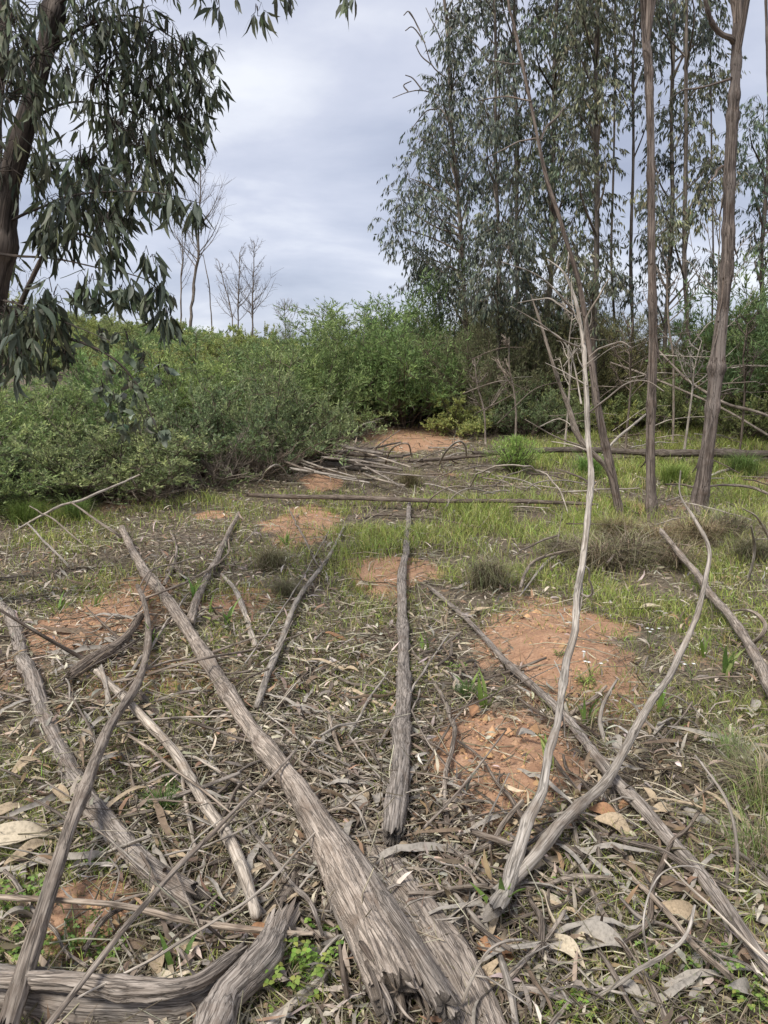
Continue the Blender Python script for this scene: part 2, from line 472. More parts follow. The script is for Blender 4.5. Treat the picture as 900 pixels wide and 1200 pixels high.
def vary(base, n, v=0.18, hue=0.06, rg=RNG):
    b = np.asarray(base, float)
    if b.ndim == 2:
        b = b[rg.integers(0, len(b), n)]
    return np.clip(b * (1 + rg.normal(0, v, (n, 1))) * (1 + rg.normal(0, hue, (n, 3))), 0.008, 0.95)
def rdir(n, rg=RNG):
    return unit(rg.normal(size=(n, 3)))

# ------------------------------------------------------------------ ground sheet
def axis(parts):
    o = [parts[0][0]]
    for a, b, d0, d1 in parts:
        x, s = a, 0
        n = max(2, int(2 * (b - a) / (d0 + d1)))
        t = np.linspace(0, 1, n + 1)[1:]
        w = d0 * t + (d1 - d0) * t * t / 2
        o += list(a + (b - a) * w / w[-1])
    return np.array(o)
def make_ground():
    half = axis([(0, 2.5, .028, .03), (2.5, 8, .035, .25), (8, 40, .3, 2.5), (40, 900, 5, 160)])
    xs = np.concatenate([-half[:0:-1], half])
    ys = np.concatenate([axis([(-600, -12, 140, 6), (-12, 0.9, 1.5, .05)])[:-1], axis([(0.9, 4.5, .028, .03), (4.5, 12, .035, .12), (12, 50, .15, 1.2), (50, 900, 3, 120)])])
    X, Y = np.meshgrid(xs, ys)
    Z = gh(X, Y)
    m = dirt(X, Y)
    fine = np.clip(1 - np.hypot(X, Y) / 14, 0, 1)
    Z = Z + fbm(X * 4, Y * 4, 2, 51) * 0.05 * fine + fbm(X * 13, Y * 13, 2, 52) * (0.022 + 0.045 * m) * fine
    g = Geo()
    nx, ny = len(xs), len(ys)
    i = (np.arange(ny - 1) * nx)[:, None] + np.arange(nx - 1)[None]
    Q = np.stack([i, i + 1, i + nx + 1, i + nx], -1).reshape(-1, 4)
    g.add(np.stack([X, Y, Z], -1).reshape(-1, 3), Q)
    me = g.mesh('ground', 'ground', True, False, False)
    a = me.attributes.new('dirt', 'FLOAT', 'POINT'); a.data.foreach_set('value', m.ravel().astype(np.float32))
    o = put('ground', me, kind='structure')
    o['label'] = 'bare red earth and litter covered bush floor'
    return o
make_ground()

# ------------------------------------------------------------------ logs and sticks
def thick(w):
    return w * np.interp(w, [2, 6, 12, 25, 50], [.68, .74, .78, .80, .92])
def axis_pts(pts, lift):
    """pts rows: px, py, thickness in px [, height above the ground in metres]; returns the axis and radii in metres"""
    P, rad = [], []
    for p in pts:
        h = p[3] if len(p) > 3 else None
        q = gp(p[0], p[1], 0.02)
        for _ in range(3):
            r = max(thick(p[2]) * dep(q) / F / 2, 0.0015)
            q = gp(p[0], p[1], (r * 0.75 + lift) if h is None else h)
        P.append(q); rad.append(max(thick(p[2]) * dep(q) / F / 2, 0.0015))
    return np.array(P), np.array(rad)
def depth_pts(pts):
    """pts rows: px, py, thickness in px, distance y in metres"""
    P = np.array([at_y(p[0], p[1], p[3]) for p in pts])
    return P, np.array([max(thick(p[2]) * dep(q) / F / 2, 0.0015) for p, q in zip(pts, P)])
def limb_mesh(name, P, rad, mat, sides=None, rough=0.07, twist=0.0, seed=0, wig=0.22, end=None, start=None, flat=(1, 1), step=None, fray=1.0, wl=0.4):
    rg = np.random.default_rng(seed + 5)
    d = dep(P[len(P) // 2])
    big = rad.max() * F / max(d, 0.5)
    sides = sides or int(np.clip(big * 1.6, 5, 40))
    step = step or max(0.012, 5 * d / F)
    spans = np.linalg.norm(np.diff(P, axis=0), axis=1)
    k = int(np.clip(spans.mean() / step, 3, 40))
    C = spline(np.c_[P, rad], k)
    C, r = C[:, :3], np.maximum(C[:, 3], 0.001)
    if wig and rad.max() < .014 and wig < 1:
        wig = wig * 3.0; wl = min(wl, .16)
    if wig:
        s = np.concatenate([[0], np.cumsum(np.linalg.norm(np.diff(C, axis=0), axis=1))])
        m = max(4, int(s[-1] / wl))
        for ax in range(3):
            C[:, ax] += (1 if ax else 1) * np.interp(s, np.linspace(0, s[-1], m), rg.normal(0, 1, m)) * r * wig
        r = r * (1 + np.interp(s, np.linspace(0, s[-1], 2 * m), rg.uniform(-.12, .14, 2 * m)))
        for _ in range(int(s[-1] / .5) if rad.max() < .2 else 0):   # knots
            q = rg.uniform(0, s[-1]); r = r * (1 + rg.uniform(.08, .22) * np.exp(-((s - q) / (r.mean() * 1.1)) ** 2))
    g = Geo()
    tube(g, C, r, sides, rough, twist, seed, flat, end, start, fray=fray)
    return g, C, r
SEED = [10]
LOGS = {}
def stick(name, label, pts, mat='stick', lift=0.0, cat=None, group=None, depth=False, side=0, **kw):
    SEED[0] += 1
    P, rad = depth_pts(pts) if depth else axis_pts(pts, lift)
    base = P[np.argmin(P[:, 2])].copy()
    kw.setdefault('seed', SEED[0])
    kw.setdefault('start', 'broken')
    g, C, r = limb_mesh(name, P - base, rad, mat, **kw)
    rg = np.random.default_rng(SEED[0])
    me = g.mesh(name, mat, True, False)
    o = put(name, me, None, label, cat or ('log' if 'log' in name else 'branch' if 'branch' in name else 'stick'), group)
    o.location = base
    if side:                                       # broken side twigs, each its own part
        for _ in range(side):
            i = rg.integers(len(C) // 6, len(C) - 2)
            T = unit((C[i + 1] - C[i])[None])[0]
            D = unit((T * rg.uniform(0.4, 1.3) + rg.normal(0, 0.7, 3) + [0, 0, 0.15])[None])[0]
            ln = r[i] * rg.uniform(6, 26)
            q = np.stack([C[i], C[i] + D * ln * 0.5 + rg.normal(0, .03, 3) * ln, C[i] + D * ln + rg.normal(0, .08, 3) * ln])
            q[:, 2] = np.maximum(q[:, 2], gh(q[:, 0] + base[0], q[:, 1] + base[1]) - base[2] + 0.006)
            gg = Geo(); tube(gg, spline(q, 5), np.linspace(r[i] * 0.4, max(r[i] * 0.12, .0012), 11), 5, 0.05, 0, SEED[0])
            put('twig', gg.mesh('twig', mat, True, False), o)
    LOGS[name] = o
    return o

def foreground_logs():
    # the big split log
    big = stick('split_log', 'long thick weathered grey log, its near end split open and splintered, grain twisted',
          [(143, 618, 9), (152, 640, 11), (168, 668, 13), (205, 715, 16.5), (258, 798, 21), (308, 876, 26.5), (352, 935, 34), (388, 1000, 43), (420, 1070, 53), (448, 1130, 62), (462, 1162, 60)],
          'log', lift=0.06, sides=64, rough=0.06, twist=0.55, end='broken', step=0.016, wig=0.12, fray=0.4)
    base = np.array(big.location)
    for k, (pts, fl, tw, lf) in enumerate([
        ([(398, 950, 8), (432, 985, 30), (478, 1050, 50), (520, 1120, 62), (556, 1195, 70), (575, 1240, 70)], (0.34, 1.0), 0.25, .0),
        ([(372, 940, 8), (415, 1000, 22), (455, 1065, 32), (492, 1125, 40), (518, 1172, 42)], (0.8, 0.8), 0.9, .10),
        ([(440, 1040, 8), (478, 1090, 18), (510, 1140, 24), (536, 1190, 24)], (0.6, 0.9), 0.6, .085),
        ([(360, 960, 8), (378, 1010, 18), (402, 1070, 26), (428, 1128, 28)], (0.7, 1.0), 0.4, .07)]):
        P, rad = axis_pts(pts, lf)
        g, C, r = limb_mesh('bark_slab', P - base, rad, 'log', sides=40, rough=0.07, twist=tw, seed=40 + k, end='broken', flat=fl, step=0.016, wig=0.15, fray=[0.25, .45, .4, .3][k])
        put('bark_slab', g.mesh('bark_slab', 'log', True, False), big)
    rg = np.random.default_rng(3)
    e = axis_pts([(478, 1158, 70)], 0.06)[0][0] - base
    dr = unit((axis_pts([(492, 1180, 90)], 0.05)[0][0] - axis_pts([(440, 1085, 90)], 0.05)[0][0])[None])[0]
    for k in range(34):                            # splinters standing out of the broken end
        off = np.array([rg.uniform(-.10, .12), rg.uniform(-.02, .05), rg.uniform(-.06, .05)])
        a = e + off; b = a + dr * rg.uniform(.03, .10) + rg.normal(0, .015, 3)
        g = Geo(); tube(g, spline(np.stack([a - dr * .06, (a + b) / 2 + rg.normal(0, .006, 3), b]), 4), np.linspace(rg.uniform(.006, .016), .0015, 9), 6, .2, 0, k, (rg.uniform(.4, 1), 1))
        put('splinter', g.mesh('splinter', 'log_dark' if k % 3 == 0 else 'log', True, False), big)
    S = stick
    S('curved_log', 'grey curved log sweeping down under a leaning smooth stick', [(-14, 690, 13), (18, 735, 18), (38, 800, 24), (72, 880, 27), (108, 945, 31), (143, 993, 35), (185, 1032, 37), (232, 1062, 38)], 'log', rough=.06, end='broken', twist=.3, sides=40)
    S('leaning_stick', 'long smooth bent grey stick lying across the curved log', [(4, 1215, 29, .10), (60, 1045, 22, .13), (92, 940, 18, .18), (130, 850, 14, .16), (163, 792, 12, .12), (174, 745, 10, .10), (168, 705, 8, .1), (160, 686, 6, .12)], 'stick', rough=.05, side=2)
    S('cracked_log', 'weathered log cracked lengthwise, lying below the small red earth mound', [(-20, 1158, 46), (50, 1168, 52), (140, 1178, 56), (215, 1178, 50), (262, 1150, 38), (292, 1118, 24)], 'log', rough=.09, twist=.3, sides=44, end='broken', wig=.1)
    S('upper_split_log', 'thin grey half of a cracked log, lying on its upper edge', [(-10, 1146, 20, .12), (70, 1150, 26, .13), (150, 1158, 26, .13), (225, 1150, 24, .12), (285, 1110, 18, .08)], 'log', rough=.1, end='broken')
    S('stubby_log', 'short stubby dark log with a broken dark end', [(328, 1082, 38), (300, 1130, 44), (268, 1175, 46), (236, 1220, 50)], 'log', lift=.05, rough=.07, sides=36, twist=.4)
    S('horizontal_stick', 'thin straight grey stick lying across the small red earth mound', [(-10, 1054, 8), (100, 1059, 9), (165, 1066, 10), (250, 1083, 10), (330, 1092, 8), (368, 1093, 6)], 'stick', lift=.09, rough=.04, wig=.15, side=2)
    S('diagonal_stick', 'long straight brown stick slanting over the thin pale log', [(50, 1208, 10, .18), (120, 1120, 9, .2), (165, 1065, 8, .2), (250, 975, 7, .17), (315, 912, 5, .15), (347, 878, 4, .16)], 'stick', rough=.04, wig=.12)
    S('slanting_stick', 'thin pale stick rising from the cracked log towards the split log', [(90, 1170, 4, .15), (200, 1110, 5, .16), (290, 1058, 5, .16), (355, 990, 4, .14), (388, 958, 3, .14)], 'stick_pale', wig=.3, side=2)
    S('thin_log', 'thin pale grey log half buried in twigs, parallel to the split log', [(113, 787, 9), (150, 823, 12), (173, 847, 14), (205, 882, 15), (240, 940, 16), (267, 980, 17), (284, 1020, 18), (300, 1075, 18)], 'stick_pale', lift=.07, rough=.06)
    S('brown_log', 'short brown log tucked beside the thin pale log', [(155, 805, 12), (180, 832, 15), (202, 862, 15), (226, 900, 12)], 'log_dark', rough=.08, end='broken')
    S('snapped_branch', 'dark snapped branch with a frayed end among loose twigs', [(164, 722, 8), (150, 742, 11), (132, 758, 14), (108, 772, 18), (84, 790, 15)], 'log_dark', lift=.06, rough=.09, end='broken', side=3)
    S('upright_stub', 'short pale stub resting on the snapped branch', [(119, 783, 7, .12), (125, 808, 8, .08), (130, 836, 9, .03)], 'stick_pale', rough=.06)
    S('white_stick', 'thin bleached stick lying upslope of a green feathery weed', [(212, 884, 5), (216, 930, 6), (223, 965, 7), (230, 999, 7)], 'stick_pale', lift=.06)
    S('slim_log', 'slim grey log leaning towards the tip of the split log', [(279, 601, 5), (262, 637, 8), (247, 667, 9), (231, 700, 11), (222, 730, 13)], 'log', lift=.05, rough=.07, end='broken')
    S('short_branch', 'short grey branch lying close above the slim log', [(178, 630, 6), (190, 647, 7), (202, 660, 9), (215, 680, 10)], 'log_dark', end='broken')
    S('crooked_branch', 'thin crooked branch crossing the short grey branch', [(200, 622, 4), (207, 645, 5), (202, 665, 6), (193, 684, 6)], 'stick', lift=.03)
    S('bleached_stick', 'bleached stick beside a patch of strappy green weeds', [(260, 674, 5), (276, 692, 7), (287, 720, 8), (293, 740, 9), (299, 757, 9)], 'stick_pale', lift=.04, rough=.06, end='broken')
    S('arched_branch', 'thin arched branch curving over the split log', [(165, 702, 4, .1), (200, 690, 4, .16), (240, 670, 4, .12), (266, 650, 3, .1), (268, 632, 2, .12)], 'stick', side=4)
    S('hooked_twig', 'wispy hooked twig rising off the arched branch', [(163, 690, 3, .12), (176, 668, 3, .2), (205, 660, 2.5, .18), (240, 650, 2, .1)], 'stick', side=3)
    S('long_thin_branch', 'very long thin branch lying right across the split log', [(128, 800, 4, .06), (167, 792, 4, .1), (233, 772, 4.5, .2), (300, 760, 4, .08), (362, 740, 3, .06)], 'stick', side=4)
    S('forked_stick', 'pale speckled stick forking at its far tip', [(404, 615, 3), (392, 640, 5), (377, 664, 6), (350, 703, 8), (330, 747, 9), (312, 797, 10), (300, 828, 10)], 'stick_pale', lift=.06, rough=.06, side=5)
    S('fork_prong', 'thin bare prong leaning on the forked stick', [(338, 596, 2), (350, 620, 3), (362, 642, 3.5), (374, 663, 4)], 'stick', lift=.05)
    S('dark_stick', 'dark stick pointing down at the middle of the split log', [(378, 768, 5), (345, 808, 7), (317, 854, 8)], 'stick_dark', lift=.02, side=2)
    S('standing_log', 'straight log with flaking bark crossing a low red earth mound', [(480, 590, 6), (477, 637, 9), (474, 655, 10.5), (472, 673, 12), (471, 713, 14), (473, 763, 17), (475, 813, 21), (472, 870, 26), (466, 925, 31), (461, 978, 32)], 'log', lift=.045, rough=.08, sides=36, end='broken')
    S('curved_stick', 'thin curved stick crossing beside the straight flaking log', [(458, 728, 3), (487, 767, 5), (517, 810, 6), (530, 847, 7), (529, 876, 7), (523, 910, 8), (520, 968, 9)], 'stick', lift=.04, side=3)
    S('straight_log', 'long straight grey log lying between the two large red earth patches', [(502, 687, 5), (533, 713, 7), (567, 747, 8), (597, 778, 10), (630, 807, 11), (663, 840, 13), (690, 875, 14), (723, 917, 17), (750, 943, 18), (787, 987, 19), (817, 1020, 20), (847, 1060, 21), (885, 1113, 21), (915, 1150, 21)], 'log', lift=.04, rough=.06, sides=28)
    S('propped_log', 'straight bare grey log propped against the foot of the slender gum', [(775, 624, 8, .22), (813, 667, 10, .16), (843, 707, 12, .12), (867, 740, 14, .1), (887, 773, 16, .09), (902, 803, 18, .08), (935, 860, 20, .07)], 'log', rough=.05)
    # the forked dead branch standing up out of the litter
    v = S('forked_branch', 'tall bleached dead branch forking in a V, tips in the air',
          [(572, 1062, 23, 2.02), (592, 1035, 21, 2.12), (618, 965, 17, 2.35), (643, 877, 13, 2.7), (660, 807, 12, 3.0), (672, 747, 11, 3.25), (680, 667, 10.5, 3.55), (688, 613, 10, 3.7), (693, 567, 9.5, 3.85), (689, 513, 8.5, 4.0), (688, 457, 8, 4.1), (685, 413, 7, 4.2), (679, 376, 6, 4.3), (672, 348, 5, 4.35), (660, 320, 3.5, 4.4), (641, 304, 2, 4.45)],
          'stick_pale', depth=True, rough=.08, wig=.6, wl=.17, sides=16, side=12)
    b = np.array(v.location)
    arms = [([(585, 1045, 19, 2.1), (603, 1028, 19, 2.15), (633, 993, 18, 2.28), (673, 947, 16, 2.5), (717, 900, 14, 2.75), (760, 827, 11, 3.05), (790, 780, 10, 3.3), (817, 727, 9, 3.5), (828, 673, 7, 3.65), (830, 640, 6, 3.75), (813, 607, 5, 3.85), (797, 580, 3.5, 3.95), (798, 552, 2, 4.0)], 'branch'),
            ([(675, 371, 3.5, 4.3), (653, 344, 3.2, 4.2), (627, 320, 2.6, 4.1), (587, 307, 1.6, 4.0)], 'twig'), ([(672, 365, 3, 4.3), (643, 349, 2.6, 4.4), (608, 357, 1.6, 4.5)], 'twig'),
            ([(680, 413, 3.6, 4.2), (655, 396, 3, 4.1), (632, 379, 2.6, 4.0), (600, 360, 1.6, 3.9)], 'twig'), ([(684, 400, 3, 4.2), (690, 370, 3, 4.15), (703, 344, 2.5, 4.1), (715, 325, 1.6, 4.1)], 'twig'),
            ([(688, 420, 3, 4.2), (706, 408, 2.8, 4.1), (728, 399, 2.4, 4.0), (741, 406, 1.5, 3.95)], 'twig'), ([(690, 483, 3.5, 4.05), (710, 468, 3, 3.9), (735, 451, 2.6, 3.8), (758, 448, 2.2, 3.7), (778, 460, 1.4, 3.65)], 'twig'),
            ([(661, 317, 2.5, 4.4), (664, 305, 2, 4.4), (667, 294, 1.3, 4.4)], 'twig'), ([(684, 470, 3, 4.08), (672, 420, 2.8, 4.2), (655, 396, 2.4, 4.3), (625, 380, 1.5, 4.4)], 'twig'),
            ([(679, 690, 4, 3.5), (693, 700, 4, 3.4), (697, 684, 3.5, 3.3), (690, 668, 3, 3.2), (684, 662, 2, 3.2)], 'twig'), ([(686, 450, 2.5, 4.1), (670, 440, 2, 4.2), (640, 425, 1.3, 4.3)], 'twig')]
    for k, (pts, nm) in enumerate(arms):
        P, rad = depth_pts(pts)
        g, C, r = limb_mesh(nm, P - b, rad, 'stick_pale', seed=70 + k, wig=.6 if k == 0 else .7, wl=.17, sides=16 if k == 0 else 6)
        put(nm, g.mesh(nm, 'stick_pale', True, False), v)
    S('lower_stick', 'dark straight stick running down through the grass below the forked branch', [(673, 965, 7), (683, 1017, 9), (703, 1063, 10), (733, 1113, 11), (760, 1153, 12), (790, 1212, 13)], 'stick', lift=.04)
    S('crooked_stick', 'crooked pale stick beside the splintered end of the split log', [(523, 1033, 6), (556, 1078, 9), (582, 1115, 10), (597, 1157, 11), (603, 1210, 11)], 'stick_pale', lift=.05, side=2)
    S('crescent_twig', 'thin crescent twig arching over the crooked pale stick', [(612, 1100, 4, .16), (590, 1102, 5, .2), (572, 1115, 5, .2), (556, 1145, 5, .15), (545, 1175, 6, .08)], 'stick_pale')
    S('stray_stick', 'short grey stick on the edge of the red earth beside a fallen leaf', [(539, 930, 6), (557, 977, 8), (568, 1003, 8)], 'stick', lift=.02)
    S('broken_stub', 'short broken stub wedged under the stubby dark log', [(391, 1040, 13), (382, 1066, 15), (372, 1093, 15)], 'log_dark', lift=.03, end='broken')
    S('hollow_log', 'short dark log with a rotten hollow end facing out', [(348, 1010, 24), (340, 1040, 30), (332, 1068, 34)], 'log_dark', lift=.01, end='broken', sides=30, rough=.09)
    S('pale_log', 'smooth pale log end lying beside the green clover', [(385, 1140, 12), (362, 1160, 18), (335, 1185, 21), (306, 1212, 23)], 'stick_pale', lift=.02)
    S('brown_stick', 'thin brown stick dropping beside the clover', [(395, 1085, 6), (399, 1120, 8), (407, 1170, 9)], 'stick_dark', lift=.06)
    S('crossed_stick', 'grey stick lying crosswise under the split log', [(330, 1088, 9), (370, 1096, 10), (420, 1104, 9)], 'stick', lift=.05)
    S('white_stub', 'small forked white stub standing at the foot of the red earth', [(724, 797, 4, .26), (715, 812, 5, .2), (706, 830, 6, .13), (702, 853, 6, .06), (711, 880, 6, .02)], 'stick_pale', side=2)
    S('loop_branch', 'curled branch looping off the propped grey log', [(858, 716, 3, .12), (883, 718, 5, .22), (897, 731, 6, .2), (893, 744, 6, .15), (878, 757, 6, .05)], 'stick')
    S('upright_twig', 'pale upright twig standing in the tall green grass', [(881, 616, 3, .55), (884, 640, 4, .35), (881, 660, 4, .2), (876, 682, 5, .02)], 'stick_pale')
    S('tilted_twig', 'pale twig tilting above the tall green grass', [(870, 596, 2, .6), (886, 606, 3, .5), (897, 625, 4, .3), (912, 655, 4, .05)], 'stick_pale')
    S('bowed_stick', 'long bowed dry stem arching over the grass by the straight log', [(815, 885, 3, .35), (830, 905, 4, .36), (853, 940, 4.5, .3), (866, 987, 5, .18), (865, 1045, 5, .02)], 'stick_pale')
    S('arched_stick', 'thin dry stem arched in a hoop over the straight log', [(763, 1135, 4, .03), (753, 1087, 3.5, .16), (760, 1045, 3.5, .22), (780, 1020, 3, .24), (815, 1017, 2.5, .2), (840, 1040, 2, .1)], 'stick_pale')
    S('fallen_stick', 'pale dry stem fallen through the grass below the straight log', [(780, 1008, 3, .12), (808, 1040, 4, .13), (830, 1060, 4, .12), (870, 1100, 5, .1), (908, 1135, 5, .08)], 'stick_pale')
    S('curved_white_branch', 'curved white branch hooked over the straight log near its end', [(690, 1170, 6, .04), (735, 1150, 7, .08), (780, 1120, 7, .12), (805, 1092, 6, .14), (815, 1060, 4, .16)], 'stick_pale')
    S('bottom_stick', 'grey stick poking up through dry grass below the curled bark', [(640, 1215, 8), (655, 1190, 8), (668, 1170, 6)], 'stick', lift=.05)
    S('ground_twig', 'thin twig lying over the lower red earth', [(497, 800, 4), (540, 803, 4), (595, 790, 5), (640, 772, 4)], 'stick_dark', lift=.03, side=2)
    S('crossing_twig', 'dark twig crossing the straight log below the red earth', [(585, 800, 3), (640, 838, 5), (668, 842, 6), (700, 862, 4)], 'stick_dark', lift=.05, side=2)
    S('red_earth_stick', 'short stick lying on the red earth under the straight log', [(668, 836, 7), (690, 822, 7), (712, 806, 4)], 'stick', lift=.02)
    S('dry_branch', 'dry curved branch lying near the grass tussock', [(608, 700, 2), (640, 660, 5), (664, 645, 5), (690, 632, 3)], 'stick_pale', lift=.05, side=3)
    S('bent_branch', 'bent branch arching before the three gum trunks', [(610, 690, 5), (616, 670, 5), (630, 655, 5), (668, 645, 5), (710, 640, 4), (760, 636, 3)], 'stick', lift=.12, side=3)
    S('grey_twig', 'grey twig lying below the gum trunks on dry grass', [(710, 658, 4), (735, 643, 4), (775, 636, 3), (810, 640, 2)], 'stick', lift=.14, side=3)
    S('long_dark_twig', 'long dark twig running over the grass above the low red mound', [(402, 622, 2), (440, 604, 3), (500, 607, 4), (560, 618, 3)], 'stick_dark', lift=.04, side=2)
    S('thin_dark_twig', 'thin dark twig just above the low red mound', [(440, 630, 2), (480, 634, 3), (530, 641, 3.5), (562, 646, 2)], 'stick_dark', lift=.03, side=2)
    S('long_pale_stick', 'long pale stick slanting up from the grass before the grey shrubs', [(18, 622, 3, .03), (60, 598, 4, .25), (110, 580, 4, .4), (164, 557, 2.5, .55)], 'stick_pale', side=2)
    S('straight_pale_stick', 'straight pale stick lying over leaf litter before the grey shrubs', [(33, 614, 3, .2), (55, 637, 3.5, .1), (80, 663, 4, .02)], 'stick_pale')
    S('grass_twig', 'curved thin twig arching through the grass before the grey shrubs', [(36, 594, 2, .25), (62, 608, 2.5, .22), (82, 625, 2.5, .1), (100, 640, 2.5, .02)], 'stick')
    S('pointing_stick', 'grey stick pointing at the far tip of the split log', [(84, 590, 3, .35), (113, 610, 4, .22), (132, 622, 4.5, .15), (142, 630, 4, .08)], 'stick')
foreground_logs()

def middle_logs():
    S = stick
    S('fallen_tree_log', 'long straight fallen trunk lying behind the standing gums', [(555, 531, 6), (630, 528, 7.5), (700, 527, 9), (760, 530, 10), (817, 531, 11), (900, 532, 12), (980, 533, 12)], 'log_dark', lift=.2, rough=.05)
    S('broken_log', 'short fallen trunk among dead brush beyond the flaking log', [(480, 541, 5), (520, 537, 6), (560, 534, 5), (590, 531, 4)], 'log_dark', lift=.12, rough=.06, side=4)
    S('clearing_log', 'straight thin trunk lying across the whole width of the clearing', [(290, 580, 6), (367, 582, 7), (417, 583, 7.5), (467, 585, 7.5), (517, 587, 7), (600, 588, 6.5), (660, 589, 5.5), (700, 591, 4)], 'log_dark', lift=.12, rough=.06, side=3)
    pile = [([(322, 542, 7), (383, 545, 10), (434, 551, 8)], 'log', 'thickest pale log at the bottom of the brush pile'),
            ([(357, 526, 4), (417, 533, 5.5), (472, 535, 4)], 'log_dark', 'dark pole in the middle of the brush pile, its tip reaching furthest out'),
            ([(355, 529, 4), (410, 538, 6), (465, 541, 5)], 'log', 'grey pole lying just above the thickest log of the brush pile'),
            ([(355, 514, 3), (400, 523, 5), (448, 532, 4)], 'log', 'topmost pole of the brush pile, slanting down'),
            ([(350, 533, 4), (400, 541, 5), (440, 546, 4)], 'log_dark', 'short dark pole wedged low in the brush pile'),
            ([(370, 519, 3), (420, 526, 4), (455, 530, 3)], 'log_dark', 'thin dark pole near the top of the brush pile'),
            ([(330, 549, 4), (350, 556, 4), (300, 560, 3)], 'stick_dark', 'bent dark pole under the brush pile')]
    for k, (p, m, lab) in enumerate(pile):
        S('pile_log', lab, p, m, lift=[0, .28, .16, .42, .1, .36, 0.0][k], rough=.06, side=2, group='poles of the brush pile')
    rg = np.random.default_rng(77)
    for k in range(22):
        x, y = rg.uniform(325, 440), rg.uniform(520, 556); a = rg.normal(.12, .16); L_ = rg.uniform(40, 95); w = rg.uniform(2, 4.2)
        S('brush_stick', 'thin stick heaped loosely on and around the brush pile', [(x, y, w), (x + L_ * .5, y + L_ * .5 * a + rg.normal(0, 2), w), (x + L_, y + L_ * a, w * .7)], ('log', 'log_dark', 'stick_pale')[k % 3], lift=rg.uniform(0, .4), group='sticks heaped on the brush pile', side=2)
    for k in range(16):
        x, y = rg.uniform(455, 600), rg.uniform(525, 570); a = rg.normal(0, .35); L_ = rg.uniform(25, 70); w = rg.uniform(1.6, 3)
        S('brush_stick', 'thin dead stick strewn around the far end of the flaking log', [(x, y, w), (x + L_ * .5, y + L_ * .5 * a - 3, w), (x + L_, y + L_ * a, w * .7)], ('stick', 'log_dark', 'stick_pale')[k % 3], lift=rg.uniform(0, .2), group='sticks strewn beyond the flaking log', side=3)
    S('tipped_branch', 'white dead branch standing tilted before the central green shrub', [(477, 438, 2.5, 21.0), (484, 455, 3, 21.0), (494, 472, 4, 20.9), (504, 484, 4.5, 20.8), (518, 503, 4.5, 20.6)], 'stick_pale', depth=True, side=4)
    for k, p in enumerate([[(450, 548, 3, .05), (460, 525, 3, .5), (478, 520, 3, .6), (482, 535, 2, .3)], [(515, 545, 3, .1), (522, 530, 3, .5), (536, 518, 3.5, .75), (545, 522, 3, .65), (547, 535, 2, .4)],
                           [(548, 575, 2.5, .05), (558, 558, 3, .35), (583, 547, 3, .55), (612, 545, 3, .58), (635, 553, 3, .45), (655, 572, 2.5, .3), (668, 605, 2, .05)],
                           [(500, 598, 2, .03), (508, 582, 2.5, .25), (530, 570, 2.5, .38), (560, 572, 2, .3)], [(520, 600, 2, .03), (532, 583, 2.5, .2), (550, 573, 2.5, .3), (580, 578, 2, .2)],
                           [(610, 580, 2, .05), (630, 566, 2.5, .25), (655, 562, 2.5, .3), (690, 568, 2, .2)], [(360, 530, 2, .1), (362, 505, 2.5, .7), (372, 497, 2.5, .8), (382, 510, 2, .5)],
                           [(300, 572, 2, .05), (312, 552, 2.5, .45), (326, 545, 2.5, .5), (340, 560, 2, .2)], [(402, 528, 2, .1), (415, 505, 2.5, .6), (438, 495, 2.5, .75), (440, 510, 2, .5)]]):
        S('hooped_branch', 'thin dry branch bent into a hoop above the grass of the clearing', p, 'stick_pale' if k % 3 else 'stick', group='hooped dry branches', side=3)
    S('leaning_pole', 'long bare grey pole leaning down behind the thick gum trunk', [(772, 410, 2.5, 15.5), (800, 440, 4, 15.0), (827, 460, 4.5, 14.6), (853, 474, 5, 14.2), (900, 488, 5, 13.5), (960, 520, 6, 12.6)], 'stick', depth=True)
    S('slanting_pole', 'bare grey pole slanting down behind the slender gum trunk', [(715, 425, 2.5, 17), (750, 437, 3.5, 16.6), (800, 458, 3.5, 16), (850, 480, 3.5, 15.4), (900, 510, 4, 14.5)], 'stick', depth=True, side=3)
    S('short_pole', 'short pale pole leaning on the long fallen trunk', [(757, 486, 3, 14.8), (740, 500, 4, 14.4), (722, 515, 4, 14.0), (706, 534, 4, 13.6)], 'stick_pale', depth=True)
    S('grass_pole', 'bleached pole lying in tall grass beyond the thick gum', [(832, 558, 4), (862, 547, 5), (900, 536, 6), (950, 525, 6)], 'stick_pale', lift=.12)
    S('curving_pole', 'curving bare branch lying in tall grass beside the thick gum', [(815, 573, 3), (843, 569, 4), (877, 571, 4.5), (905, 580, 4)], 'stick', lift=.25, side=3)
middle_logs()

